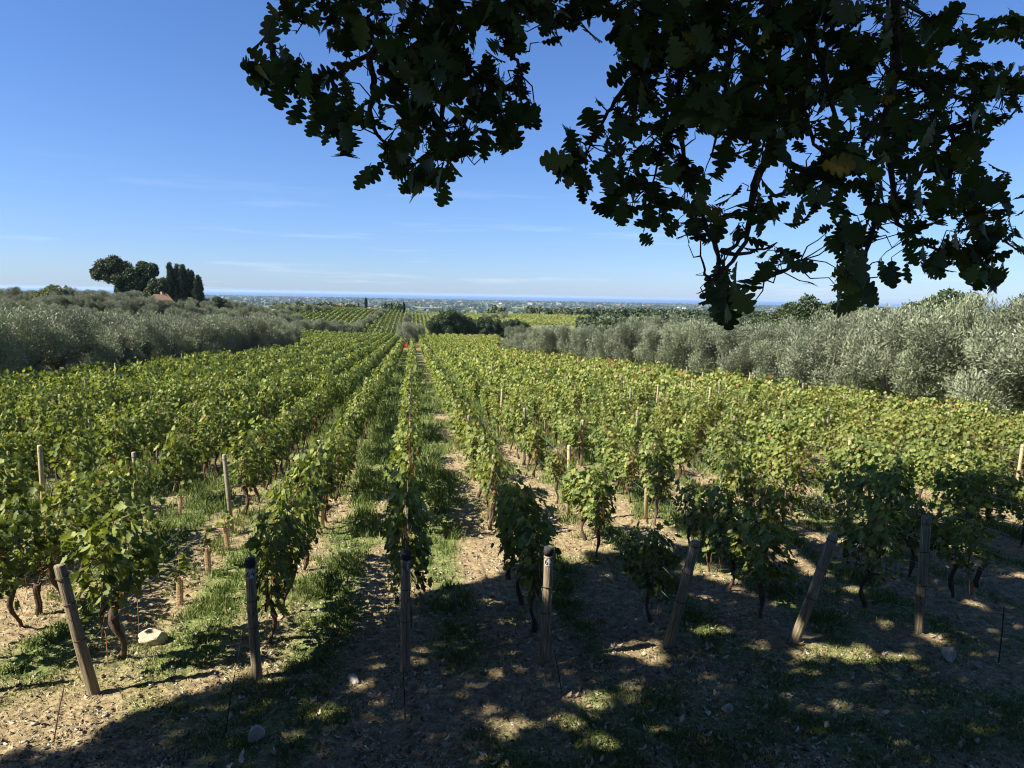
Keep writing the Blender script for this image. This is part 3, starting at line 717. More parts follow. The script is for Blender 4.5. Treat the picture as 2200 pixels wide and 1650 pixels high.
# pebbles
ph = np.array([(0, 0, 1), (.9, 0, .25), (.28, .86, .2), (-.73, .53, .25), (-.73, -.53, .15), (.28, -.86, .3), (.6, .5, -.5), (-.6, .3, -.5), (0, -.7, -.5)], float)
pf = np.array([(0, 1, 2), (0, 2, 3), (0, 3, 4), (0, 4, 5), (0, 5, 1), (1, 6, 2), (2, 6, 7), (2, 7, 3), (3, 7, 4), (4, 7, 8), (4, 8, 5), (5, 8, 1), (1, 8, 6)])
x, y = ground_pts(60000, 5.2, 34, g); n = len(x); dist = np.hypot(x, y)
keep = g.random(n) < .3 + .7 * smooth(.4, .55, fbm(x * .7, y * .7, 3, 90)); x, y = x[keep], y[keep]; n = len(x)
sz = np.minimum(.013 * np.exp(g.normal(0, .7, n)), .042) * (1 + np.hypot(x, y) * .02); V, F = batch(ph * (1, .75, .5), pf, np.stack([x, y, gzm(x, y) + sz * .12], 1), np.stack([g.normal(size=n), g.normal(size=n), g.normal(0, .2, n)], 1), np.tile((0, 0, 1.), (n, 1)), sz)
obj('gravel', mesh_np('gravel', V, F, M_pebble, np.repeat(g.random(n), len(pf))), label='small pale stones scattered over the soil', cat='gravel', kind='stuff')
# fallen oak leaves
x, y = ground_pts(1900, 5.2, 13, g); k_ = (x > -3.5 + (y - 6) * .9) | (g.random(len(x)) < .12); x, y = x[k_], y[k_]; n = len(x)
V, F = batch(OL * (1, 1, 2.2), OF, np.stack([x, y, gzm(x, y) + .018], 1), np.stack([g.normal(size=n), g.normal(size=n), g.normal(0, .15, n)], 1), np.tile((0, 0, 1.), (n, 1)) + g.normal(0, .35, (n, 3)), g.uniform(.05, .095, n))
obj('fallen_leaves', mesh_np('fallen_leaves', V, F, M_dry, np.repeat(g.random(n), len(OF))), label='dry brown oak leaves fallen on the shaded ground', cat='fallen leaves', kind='stuff')

# ------------------------------------------------------------------ the overhanging oak
def cam_pt(px, py, dep): return ((px - 1100) / FPX * RIGHT - (py - 825) / FPX * UP + F_) * dep
MASK = """
..+##########++#########################+..+....
.++##########++###++++##########################
.++..########+.##.+++++##########################
.++.++++######+++.....+###########++######+.+...
####+#+.#######++......##################++#####
.#####+.+########......+###########+#####+######
...+##+++#########...++####################+####
....####++#######+..+++##+##+##+###+++#########.
.....##.+########..+###+##++++####.+++########..
......+.########...########+.+##+.++########+...
.......+.+###......#########++.+.++##########++.
.........+###+.....+#########.++.########++####.
..........+..........+######+++##.############+#
......................+#########+++.#+#########+
........................++##+.+#...+##+###+#####
............................+.++#+..##..+++####+
............................++.+++..+###.+####+.
............................###+..+.###+..+.+#+.
............................+##+....+++.........
.............................+..................
""".strip('\n').split('\n')
def dep_at(px, py):                    # the twigs hang between 1.6 and 3 m in front of the camera
    return 1.75 + .75 * fbm(np.asarray(px) / 260., np.asarray(py) / 260., 2, 61) + .35 * smooth(1500, 2200, px)
oak = empty('oak_tree', (-5.2, -4.2, -1.6), 0, label='large shady oak tree whose dark lobed leaves hang across the top of the view', cat='oak tree')
OB = np.array([-5.2, -4.2, -1.6])
mb = MB(); mb.tube([(0, 0, -.3), (.05, 0, .3), (.1, .1, 1.2), (.3, .2, 2.4), (.5, .5, 3.8), (.4, .9, 5.2), (.2, 1.2, 7.5), (-.8, 1.8, 10)], [.62, .46, .40, .38, .36, .28, .18, .08], 16, noise=.07)
obj('trunk', mb.mesh('oak_trunk', M_bark), oak)
def limb(pts, r0, r1, name='limb'):
    pts = np.array(pts, float); q = [pts[0]]
    for a, b in zip(pts[:-1], pts[1:]):
        for t in (.25, .5, .75, 1): q.append(a + (b - a) * t + np.random.default_rng(int(abs(a[0] * 77 + t * 9))).normal(0, .03 * np.linalg.norm(b - a) / 2, 3) * (t < 1))
    mb = MB(); mb.tube(np.array(q) - OB, np.linspace(r0, r1, len(q)), 9, noise=.06); return obj(name, mb.mesh(name, M_bark), oak)
limb([(-5, -4, 1.5), (-3.2, -2.2, 3.2), (-1.2, .2, 3.4), (.4, 1.8, 2.9), (1.4, 2.6, 2.4)], .22, .05)
limb([(-4.8, -3.9, 2.4), (-3.2, -1, 4.0), (-.6, .8, 3.8), (-.7, 2.4, 2.2)], .18, .04)
limb([(-4.7, -3.7, 3.2), (-7, 0, 5), (-9, 3, 6.5), (-12, 5, 7.5)], .22, .05)
limb([(-4.7, -3.7, 3.0), (-8, -5, 5.5), (-12, -5, 7), (-16, -3, 8)], .22, .05)
limb([(-4.8, -3.4, 4.2), (-3.5, 0, 6.6), (-2, 4, 7.3), (-1, 8, 7.8)], .2, .04)
limb([(-4.9, -3.0, 5.5), (-7, 2, 7.5), (-7, 6, 8.2)], .15, .04)

# hanging branches traced through the air, each with its leaves
BR = [[(960, 0), (965, 90), (905, 95), (850, 130), (790, 120), (730, 155), (660, 190), (600, 160)],
      [(805, 95), (790, 130), (803, 165), (802, 215), (795, 240), (812, 290), (828, 310), (820, 345)],
      [(815, 95), (850, 130), (900, 210), (930, 260), (1000, 330)], [(940, 60), (995, 135), (1040, 170)], [(1087, 92), (1105, 120), (1123, 165)],
      [(975, 0), (955, 40), (960, 150), (950, 260), (930, 340)], [(1400, 0), (1385, 90), (1362, 165), (1325, 215), (1300, 250), (1260, 330)],
      [(1365, 170), (1368, 215), (1330, 260)], [(1470, 60), (1460, 200), (1425, 310), (1400, 400)], [(1465, 290), (1473, 350), (1500, 370)],
      [(1660, 0), (1665, 180), (1655, 310), (1625, 390), (1615, 430), (1605, 500), (1575, 535), (1545, 540)],
      [(1670, 320), (1700, 350), (1745, 380), (1800, 385), (1850, 360)], [(1728, 240), (1740, 290), (1785, 355)], [(1620, 445), (1600, 520), (1545, 600), (1560, 640)],
      [(1545, 540), (1590, 545), (1660, 530)], [(1640, 600), (1690, 580), (1720, 560)], [(1510, 475), (1540, 530), (1545, 600), (1520, 600), (1505, 550)],
      [(1920, 0), (1925, 150), (1900, 260), (1860, 300), (1840, 370)], [(1925, 150), (1990, 190), (2050, 300), (2040, 400), (2045, 470)], [(1900, 250), (1915, 370), (1930, 480), (1990, 530), (2100, 560)],
      [(1815, 100), (1790, 170), (1770, 220)], [(1990, 190), (2080, 210), (2180, 200)], [(2045, 330), (2030, 420), (2100, 480), (2190, 540)], [(1880, 480), (1860, 540), (1850, 620)],
      [(1350, 0), (1230, 50), (1170, 60)], [(1050, 0), (1070, 60), (1110, 40)], [(760, 0), (700, 40), (650, 50)], [(600, 160), (585, 110), (582, 80)], [(1575, 20), (1560, 200), (1530, 330)], [(1740, 60), (1800, 260), (1830, 300)],
      [(1505, 640), (1530, 622), (1560, 618)], [(1930, 0), (2000, 40), (2040, 30)]]
segs = []
gB = np.random.default_rng(5)
for bi, pl in enumerate(BR):
    d0 = float(dep_at(pl[0][0], pl[0][1]))
    pts = []; 
    for a, b in zip(pl[:-1], pl[1:]):
        for t in np.linspace(0, 1, 5)[:-1]:
            px, py = a[0] + (b[0] - a[0]) * t + gB.normal(0, 2.2), a[1] + (b[1] - a[1]) * t + gB.normal(0, 2.2); pts.append((px, py))
    pts.append(pl[-1])
    P3 = np.array([cam_pt(px, py, float(dep_at(px, py))) for px, py in pts])
    up = P3[0] + np.array([-.15, -.25, .75]) if pl[0][1] == 0 else None
    if up is not None: P3 = np.concatenate([[up + (-.1, -.2, .5), up], P3])
    segs.append((P3, bi))
LP, LD, LS = [], [], []
for r in range(20):
    row = MASK[r]
    for c in range(min(48, len(row))):
        ch = row[c]
        if ch == '.': continue
        n = gB.poisson((4.6 if r < 8 else 3.3) if ch == '#' else 1.5)
        if ch == '+' and n == 0: n = int(gB.random() < .45)
        for _ in range(n):
            px, py = 525 + 35 * (c + gB.random()), 35 * (r + gB.random())
            LP.append((px, py))
for r in range(-4, 0):                       # just above the frame the twigs go on
    for c in range(2, 42):
        for _ in range(3): LP.append((525 + 35 * (c + gB.random()), 35 * (r + gB.random())))
EX = [(1563, 668, 0, 1, .085), (1590, 640, .5, .8, .07), (1545, 628, -.6, .5, .06), (582, 78, .05, -1, .085), (570, 170, -1, .3, .08), (600, 200, -.2, 1, .07), (893, 385, 0, 1, .065), (918, 372, .5, .9, .055), (806, 370, -.6, .8, .065), (782, 380, -.5, 1, .055),
      (935, 375, .5, .9, .06), (640, 240, -.3, 1, .07), (745, 300, -.1, 1, .065), (1120, 240, 1, .2, .075), (1100, 290, .5, .8, .07), (1200, 345, -1, .1, .08), (1255, 395, -.2, 1, .06), (1335, 455, -.1, 1, .065), (1400, 465, .1, 1, .07), (1720, 570, 1, .1, .06), (1690, 545, .6, .5, .07),
      (1730, 575, .9, .3, .05), (1830, 630, -.1, 1, .08), (1860, 625, .3, 1, .075), (1815, 600, -.9, .2, .06), (2120, 585, .2, 1, .08), (1948, 585, 0, 1, .06), (2020, 560, -.2, 1, .07), (1910, 590, -.4, 1, .055), (2010, 75, .9, .4, .08), (2040, 25, 1, -.3, .07)]
nEX = len(EX); LP = np.array(LP + [(a, b) for a, b, *_ in EX]); n = len(LP)
P3 = np.array([cam_pt(px, py, float(dep_at(px, py)) + gB.normal(0, .16)) for px, py in LP])
allseg = np.concatenate([s for s, _ in segs]); owner = np.concatenate([np.full(len(s), i) for s, i in segs])
dd = ((P3[:, None, :] - allseg[None]) ** 2).sum(2); nearest = dd.argmin(1)
att = allseg[nearest]; own = owner[nearest]
out = P3 - att; out /= np.linalg.norm(out, axis=1)[:, None] + 1e-6
dv = out * .55 + gB.normal(0, .55, (n, 3)) + (0, 0, -.55)
nrm = rdir(n, gB) + np.array([0, -.55, .75])
sc = gB.uniform(.052, .104, n)
for q_, (a_, b_, dx_, dy_, l_) in enumerate(EX):
    i_ = n - nEX + q_; dv[i_] = (dx_ * RIGHT - dy_ * UP) * 1.0 + F_ * gB.normal(0, .15); nrm[i_] = -F_ + gB.normal(0, .22, 3); sc[i_] = l_ * 1.35
dvn = dv / np.linalg.norm(dv, axis=1)[:, None]
def free(Q):                                 # leaves do not reach into the open gaps of the spray
    dp = Q @ F_; px, py = 1100 + FPX * (Q @ RIGHT) / dp, 825 - FPX * (Q @ UP) / dp
    r, c = np.floor(py / 35).astype(int), np.floor((px - 525) / 35).astype(int)
    return np.array([(0 <= rr_ < 20 and 0 <= cc_ < len(MASK[rr_]) and MASK[rr_][cc_] != '.') or rr_ < 0 or (cc_ >= 48 and rr_ > 4) for rr_, cc_ in zip(r, c)])
okl = (np.arange(n) >= n - nEX) | (free(P3 + dvn * sc[:, None] * .42) & free(P3 - dvn * sc[:, None] * .35)) | (gB.random(n) < .12)
P3, att, own, dv, dvn, nrm, sc = P3[okl], att[okl], own[okl], dv[okl], dvn[okl], nrm[okl], sc[okl]; n = len(P3)
base = P3 - dvn * sc[:, None] * .5
rr = gB.random(n) * .92 + (gB.random(n) < .03) * .3
wid = gB.uniform(.75, 1.2, n)
for P, bi in segs:
    mb = MB(); m_ = len(P); r0 = {0: .015, 1: .010, 5: .016, 10: .020, 11: .010, 17: .019, 6: .015, 8: .010, 18: .010, 19: .010, 27: .012, 28: .010}.get(bi, .0075)
    rad_ = np.linspace(r0, .0022, m_) * (1 + .25 * gB.random(m_)); mb.tube(P - OB, rad_, 6)
    sel = np.where(own == bi)[0]
    br = None
    for i in sel:                             # twiglets from the branch to each leaf
        a, b = att[i] - OB, base[i] - OB
        if np.linalg.norm(b - a) < .13: mb.tube([a, a * .6 + b * .4 + gB.normal(0, .012, 3), a * .25 + b * .75 + gB.normal(0, .009, 3), b], [.0024, .0019, .0015, .0011], 4, cap=False)
    br = obj('branch', mb.mesh('oak_branch', M_bark), oak)
    if len(sel):
        V, F = batch(OL, OF, base[sel], dv[sel], nrm[sel], sc[sel], wid[sel])
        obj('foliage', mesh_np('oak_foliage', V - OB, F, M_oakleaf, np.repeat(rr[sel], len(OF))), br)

# crown above and behind the camera: it throws the big dappled shade
def in_poly(px, py, poly):
    c = np.zeros(len(px), bool); j = len(poly) - 1
    for i in range(len(poly)):
        xi, yi = poly[i]; xj, yj = poly[j]
        c ^= ((yi > py) != (yj > py)) & (px < (xj - xi) * (py - yi) / (yj - yi + 1e-12) + xi); j = i
    return c
edge = [(60, 1650), (250, 1565), (420, 1490), (520, 1450), (640, 1430), (720, 1370), (800, 1320), (1000, 1262), (1060, 1225), (1180, 1212), (1290, 1195), (1380, 1180), (1480, 1100), (1640, 1060), (1800, 1055), (2000, 1045), (2260, 1045), (2600, 1060)]
poly = [tuple(ground_ray(*e)[:2]) for e in edge]
poly = [(-8, -1), (-5.6, 5.2)] + poly + [(24, 10), (24, -3), (6, -6), (-8, -6)]
holes = [(1090, 1340, .20), (1440, 1160, .40), (1600, 1180, .35), (1740, 1160, .38), (1880, 1185, .28), (2050, 1180, .4), (1500, 1290, .2), (1820, 1270, .18), (1400, 1420, .16), (1050, 1450, .14), (1030, 1295, .16), (1270, 1500, .26), (1670, 1300, .22), (1620, 1385, .18), (1995, 1372, .22), (1730, 1230, .3), (1890, 1345, .15), (1230, 1545, .24), (1800, 1515, .14),
         (960, 1490, .14), (1560, 1270, .16), (1480, 1225, .35), (1960, 1480, .10), (2080, 1300, .2), (1640, 1250, .14), (880, 1530, .10), (1420, 1300, .10), (1300, 1590, .2), (1360, 1480, .16), (700, 1530, .18), (1120, 1240, .1),
         (900, 1400, .12), (760, 1480, .14), (1490, 1360, .12), (2180, 1240, .22), (640, 1590, .10), (930, 1600, .1)]
hw = [(*ground_ray(a, b)[:2], c) for a, b, c in holes]
g = np.random.default_rng(17); N = 330000
sx = g.uniform(-8, 24, N); sy = g.uniform(-6, 16, N)
# ragged edge
jx = sx + .9 * (fbm(sx * .8, sy * .8, 3, 71) - .45) * 2; jy = sy + .7 * (fbm(sx * .8, sy * .8, 3, 72) - .45) * 2
k_ = in_poly(jx, jy, poly)
for hx, hy, hr in hw: k_ &= ((sx - hx) ** 2 + ((sy - hy) * .9) ** 2) > hr * hr
k_ &= (fbm(sx * 1.3, sy * 1.3, 2, 73) < .57)
sx, sy = sx[k_], sy[k_]; n = len(sx)
lo = 9.0 + 1.3 * smooth(6, 14, sx); Hh = lo + 3.8 * g.random(n) ** 1.3
t = Hh / math.sin(SUN_EL); P = np.stack([sx, sy, np.full(n, -4.75)], 1) + SDIR * t[:, None]
dv_ = P @ F_; fx_, fy_ = P @ RIGHT / np.maximum(dv_, .01) * FPX, P @ UP / np.maximum(dv_, .01) * FPX
inside = (dv_ > 0) & (np.abs(fx_) < 1180) & (fy_ < 900) & (fy_ > -1000)
P = P[~inside]; n = len(P); print('canopy leaves', n, 'dropped', inside.sum())
V, F = batch(OL2, OF2, P, rdir(n, g) + (0, 0, -.3), rdir(n, g) * .5 + SDIR * .9, g.uniform(.12, .18, n), g.uniform(1, 1.4, n))
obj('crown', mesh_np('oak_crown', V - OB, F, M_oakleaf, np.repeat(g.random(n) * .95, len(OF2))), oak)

# ------------------------------------------------------------------ trees
def make_tree(name, mat, clumps, nleaf, lsz, lw, trunk, seed, barkm=M_obark, up=.5, shell=.5):
    """clumps: (x,y,z,rx,rz); leaves are spread in shells of the clumps"""
    g = np.random.default_rng(seed); root = empty(name, (0, 0, 0))
    cl = np.array(clumps, float); w = cl[:, 3] ** 2; pick = g.choice(len(cl), nleaf, p=w / w.sum()); c = cl[pick]
    d = rdir(nleaf, g); rr_ = shell + (1 - shell) * g.random(nleaf) ** .6
    # twig tufts: group directions
    tf_ = rdir(260, g); ti = g.integers(0, 260, nleaf); d = d * .72 + tf_[ti] * .5; d /= np.linalg.norm(d, axis=1)[:, None]
    rr_ *= .80 + .36 * np.random.default_rng(seed + 5).random(260)[ti]
    P = c[:, :3] + d * rr_[:, None] * np.stack([c[:, 3], c[:, 3], c[:, 4]], 1)
    ld = d * .6 + rdir(nleaf, g) * .7 + (0, 0, up)
    V, F = batch(Q1 * (lw, 1, 1), QF, P, ld, rdir(nleaf, g) * .6 + d * 1.2 + (0, 0, .35), lsz * g.uniform(.6, 1.3, nleaf))
    rv = np.clip(g.random(nleaf) * .7 + .3 * np.random.default_rng(seed + 6).random(260)[ti], 0, 1)
    obj('crown', mesh_np(name + '_crown', V, F, mat, rv), root)
    mb = MB()
    for pts, r0, r1 in trunk: mb.tube(pts, np.linspace(r0, r1, len(pts)), 8, noise=.08)
    obj('trunk', mb.mesh(name + '_trunk', barkm), root)
    return root
def drop(P):
    for o in P:
        for ch in list(o.children): bpy.data.objects.remove(ch)
        bpy.data.objects.remove(o)

def olive(seed, mat, nleaf=24000):
    g = np.random.default_rng(seed); cl = []
    for i in range(24):
        a = g.uniform(0, 6.28); r = 1.75 * math.sqrt(g.random()); z = g.uniform(1.3, 4.6); rmax = 1.9 * math.sin(min(1, (z + .2) / 5.6) * math.pi) ** .5
        r = min(r, rmax); cl.append((r * math.cos(a), r * math.sin(a), z, g.uniform(.55, .95), g.uniform(.7, 1.15)))
    tr = [([(0, 0, -.3), (.05, 0, .5), (.1, .05, 1.1)], .24, .17)]
    for i in range(5):
        a = 1.25 * i + g.random(); tr.append(([(.1, .05, .9), (.6 * math.cos(a), .6 * math.sin(a), 1.9), (1.1 * math.cos(a), 1.1 * math.sin(a), 3.4)], .12, .03))
    return make_tree('olive_tree', mat, cl, nleaf, .125, .24, tr, seed, up=.75, shell=.35)
OLP = [olive(200 + i, M_olive if i % 2 else M_olivepale) for i in range(5)]
def put(P, x, y, s, label, group, cat='tree', sz=None, sink=.1):
    h = s if sz is None else sz
    o = copy_tree(P, (x, y, float(gz(x, y)) - sink), random.uniform(0, 6.28), (s, s, h)); return tag(o, label, cat, group)
# left line of olives, along the edge of the vines
for i in range(24):
    v = 24 + 84 * (i / 23) ** 1.05; u = float(left_b(v)) - 3.2
    x, y = xy(u + random.uniform(-.4, .4), v)
    put(random.choice(OLP), x, y, 1.0 + random.uniform(-.08, .1), f'silvery olive tree, {ORD[i]} from the near end of the line left of the vines', 'olive trees lining the left of the vineyard', 'olive tree', float(np.interp(v, [24, 50, 108], [1.0, 1.02, .98])) + random.uniform(-.06, .06))
i = 0
for v in np.arange(30, 112, 5.2):
    for du in (7.5, 12.5, 18):
        x, y = xy(float(left_b(v)) - du + random.uniform(-.8, .8), v + random.uniform(-1, 1))
        if abs(x) / y > .82: continue
        i += 1
        put(random.choice(OLP), x, y, 1.05 + random.uniform(-.1, .12), f'olive tree in the grove behind the left line, {ORD[i - 1]} from the near side', 'olive trees of the left grove', 'olive tree', 1.02 + random.uniform(-.08, .1))
# right line
for i in range(20):
    v = 19 + 83 * (i / 19) ** 1.12; u = float(right_b(v)) + 3.4
    x, y = xy(u + random.uniform(-.4, .4), v); s = float(np.interp(v, [19, 30, 60, 100], [1.40, 1.34, 1.12, .92])) * random.uniform(.88, 1.12)
    put(random.choice(OLP), x, y, s + random.uniform(-.06, .08), f'grey-green olive tree, {ORD[i]} from the near end of the line right of the vines', 'olive trees lining the right of the vineyard', 'olive tree', s * random.uniform(.80, 1.0))
i = 0
for v in np.arange(24, 108, 4.9):
    x, y = xy(float(right_b(v)) + 8.5 + random.uniform(-.8, .8), v); i += 1; s = float(np.interp(v, [19, 30, 60, 100], [1.32, 1.26, 1.08, .88]))
    put(random.choice(OLP), x, y, s, f'olive tree half hidden behind the right line, {ORD[i - 1]} from the near end', 'olive trees of the right grove', 'olive tree', s * random.uniform(.95, 1.15))
# lone olive in the middle of the rows, and a smaller one behind
x, y = xy(-1.0, 147.5); put(OLP[0], x, y, 1.08, 'lone double-crowned grey olive tree in the middle of the vine rows', None, 'olive tree', .92)
x, y = xy(1.0, 172); put(OLP[3], x, y, .8, 'smaller olive tree directly behind the lone olive in the middle', None, 'olive tree', .86)

def at_px(px, dist): x = (px - 1100) / FPX * dist; return x, dist
# further olive lines between the near groves and the next slope
i = 0
for px, Dq in [(520, 168), (545, 172), (566, 175), (588, 178), (612, 182), (632, 186), (655, 190), (672, 196), (690, 202), (706, 210), (722, 222), (738, 236), (752, 250), (765, 268), (778, 288), (790, 310), (800, 335), (812, 360), (822, 385),
               (470, 160), (440, 158), (410, 156), (380, 155), (350, 154), (318, 153), (288, 152), (255, 150), (222, 148), (190, 146), (150, 142), (120, 140),
               (640, 300), (660, 310), (680, 320), (700, 330), (600, 290), (620, 296), (862, 300), (868, 320), (872, 345), (876, 375), (866, 270), (1040, 400), (1060, 405), (1080, 410)]:
    x, y = at_px(px, Dq); i += 1
    put(random.choice(OLP), x, y, random.uniform(.9, 1.15), f'small distant olive tree, {ORD[i - 1]} of the grove lines beyond the first vineyard', 'olive trees beyond the first vineyard', 'olive tree', random.uniform(.75, .95))

def holm(seed, mat=M_dark, spread=3.2, h=8.0, low=2.2, nleaf=24000):
    g = np.random.default_rng(seed); cl = []
    for i in range(20):
        a = g.uniform(0, 6.28); z = g.uniform(low, h - 1.2); rr_ = spread * math.sin(min(1, (z - low + 1.2) / (h - low + 1)) * math.pi) ** .5 * math.sqrt(g.random()); cl.append((rr_ * math.cos(a), rr_ * math.sin(a), z, g.uniform(1.0, 1.7), g.uniform(.85, 1.3)))
    tr = [([(0, 0, -.5), (.1, 0, 1.5), (.2, .1, h * .55)], .35, .15)]
    for i in range(4):
        a = 1.6 * i + g.random(); tr.append(([(.1, .05, 1.6), (spread * .4 * math.cos(a), spread * .4 * math.sin(a), h * .45), (spread * .7 * math.cos(a), spread * .7 * math.sin(a), h * .65)], .16, .05))
    return make_tree('holm_oak', mat, cl, nleaf, .24, .7, tr, seed, M_bark, up=.1, shell=.45)
HO = [holm(300 + i) for i in range(4)]
dk = [(938, 212, 1.0), (958, 214, 1.15), (980, 216, 1.05), (1000, 220, .95), (1022, 226, .92), (1046, 232, 1.0), (1068, 238, .95), (1090, 244, 1.0), (1115, 250, 1.05), (1130, 256, .85)]
for i, (px, Dq, s) in enumerate(dk):
    x, y = at_px(px, Dq); put(HO[i % 4], x, y, s * .80, f'round dark oak, {ORD[i]} from the left at the far end of the vineyard', 'dark evergreen oaks at the end of the vineyard', 'oak tree', s * .98)
rk = [(1655, 118, 1.0), (1690, 116, 1.1), (1722, 114, 1.2), (1758, 113, 1.28), (1795, 112, 1.2), (1832, 112, 1.1), (1950, 92, 1.12), (1990, 90, 1.24), (2030, 90, 1.18), (1890, 108, 1.0), (2150, 84, .98), (2215, 82, 1.05)]
for i, (px, Dq, s) in enumerate(rk):
    x, y = at_px(px, Dq); put(HO[(i + 1) % 4], x, y, s, f'dark oak rising behind the right olives, {ORD[i]} from the left', 'dark oaks behind the right olive trees', 'oak tree', s * .98)
mid = [(470, 190, .62, 'dark rounded bush-like oak right of the cypresses'), (1185, 300, .6, 'small dark tree left of the far meadow'), (1300, 330, .8, 'dark tree beyond the right olives, left of its neighbour'), (1335, 340, .75, 'dark tree beyond the right olives at the meadow edge')]
for px, Dq, s, lb in mid:
    x, y = at_px(px, Dq); put(HO[1], x, y, s, lb, None, 'tree', s)
jj = 0
for Dq in (132, 146, 162, 180, 200, 224, 252):
    for px in np.arange(-30, 640, 1100 * 8.5 / Dq * .62):
        p_ = px + random.uniform(-9, 9)
        if 150 < Dq < 190 and 300 < p_ < 400: continue
        x, y = at_px(p_, Dq + random.uniform(-4, 4)); jj += 1
        put(random.choice(OLP), x, y, random.uniform(.8, 1.05), f'small olive tree on the left hillside, {ORD[jj - 1] if jj <= len(ORD) else str(jj) + "th"} counting up the slope', 'olive trees on the left hillside', 'olive tree', random.uniform(.62, .8))
drop(OLP)
# two big spreading oaks by the farmhouse: built to their own outline
def big_oak(name, px0, D0, clumps, trunk, lab, mat=M_dark, n=40000, seed=1):
    x, y = at_px(px0, D0); z = float(gz(x, y)); r = make_tree(name, mat, clumps, n, .30, .7, trunk, seed, M_bark, up=.1, shell=.4); r.location = (x, y, z); tag(r, lab, 'oak tree'); return r
S = 200 / FPX                       # metres per photo pixel there
def C(px, py, r, px0, rz=None, yy=0, base=655): return ((px - px0) * S, yy, (base - py) * S, r * S, (rz or r) * S)
big_oak('oak_tree', 290, 200, [C(228, 575, 17, 290), C(250, 567, 17, 290), C(215, 590, 12, 290), C(268, 578, 17, 290, yy=1), C(240, 592, 15, 290), C(283, 590, 16, 290), C(262, 600, 13, 290, yy=-1), C(285, 612, 14, 290), C(300, 605, 12, 290), C(262, 622, 12, 290), C(250, 560, 9, 290), C(275, 632, 13, 290), C(205, 583, 6, 290)],
        [([(0, 0, -.5), (-.8, 0, 3), (-1.8, 0, 5.5), (-4.5, 0, 8)], .55, .12), ([(-1.2, 0, 4), (-.2, 0, 7), (.5, 0, 9)], .3, .1), ([(-1.8, 0, 5.4), (-6.5, 0, 7.2), (-9, 0, 8)], .22, .06)], 'large dark spreading oak, left one of the two above the farmhouse', seed=401)
big_oak('oak_tree', 315, 204, [C(312, 572, 14, 315), C(330, 574, 13, 315), C(322, 588, 14, 315), C(303, 588, 13, 315), C(336, 582, 8, 315), C(310, 606, 13, 315), C(298, 625, 12, 315), C(318, 625, 12, 315)],
        [([(0, 0, -.5), (.2, 0, 4), (.5, 0, 8)], .45, .14)], 'dark oak with rounded top, right one of the two above the farmhouse', seed=402, n=28000)
big_oak('oak_tree', 342, 194, [C(335, 612, 12, 342), C(352, 608, 11, 342), C(345, 620, 12, 342), C(325, 628, 11, 342), C(362, 615, 7, 342)],
        [([(0, 0, -.5), (.1, 0, 3)], .3, .14)], 'smaller lighter oak leaning over the farmhouse roof', seed=403, n=18000)
big_oak('broadleaf_tree', 100, 150, [((95 - 100) * .1, 0, 2.4, 1.6, 1.2), (1.2, 0, 3, 1.5, 1.3), (-1.8, 0, 1.9, 1.2, 1), (2.6, 0, 2.2, 1.0, .9)], [([(0, 0, -.5), (0, 0, 2)], .2, .1)], 'bright green broadleaf tree beside the low roof at far left', M_light, 7000, 404)
big_oak('broadleaf_tree', 118, 160, [(0, 0, 3.0, 1.7, 1.3), (1.6, 0, 2.6, 1.4, 1.1)], [([(0, 0, -.5), (0, 0, 2)], .2, .1)], 'dull green round tree above the low roof at far left', M_olive, 6000, 405)

def cypress(seed, h=11.5, w=1.15):
    g = np.random.default_rng(seed); cl = [(g.normal(0, .12), g.normal(0, .12), z, w * (math.sin(min(1, (z + .8) / (h + 1.2)) * math.pi) ** .45) * g.uniform(.8, 1.05), .9) for z in np.linspace(.8, h - .5, 17)]
    return make_tree('cypress', M_cyp, cl, 9000, .34, .4, [([(0, 0, -.4), (0, 0, h * .8)], .2, .05)], seed, M_bark, up=1.3, shell=.55)
CY = [cypress(500), cypress(501, 11, 1.25)]
for i, (px, Dq, s, wv) in enumerate([(369, 197, 1.0, 1), (383, 201, 1.04, .9), (395, 198, .97, 1.15), (407, 202, .93, 1.15), (414, 205, .88, .9), (428, 198, .80, 1.1)]):
    x, y = at_px(px, Dq); o = copy_tree(CY[i % 2], (x, y, float(gz(x, y)) + .2), i, (wv, wv, s)); tag(o, f'tall dark cypress by the farmhouse, {ORD[i]} from the left of six', 'cypress', 'cypresses beside the farmhouse')
for px, Dq, s, lb in ((146, 190, .42, 'tiny dark cypress standing alone at far left'), (785, 470, .75, 'distant cypress right of the long orange roof'), (840, 455, .5, 'thin small cypress above the far vine slope, left one'), (866, 440, .6, 'thin small cypress above the far vine slope, right one'), (769, 480, .5, 'short distant cypress beside the long orange roof')):
    x, y = at_px(px, Dq); o = copy_tree(CY[0], (x, y, float(gz(x, y))), 1, (s * 1.2, s * 1.2, s)); tag(o, lb, 'cypress')
drop(CY)
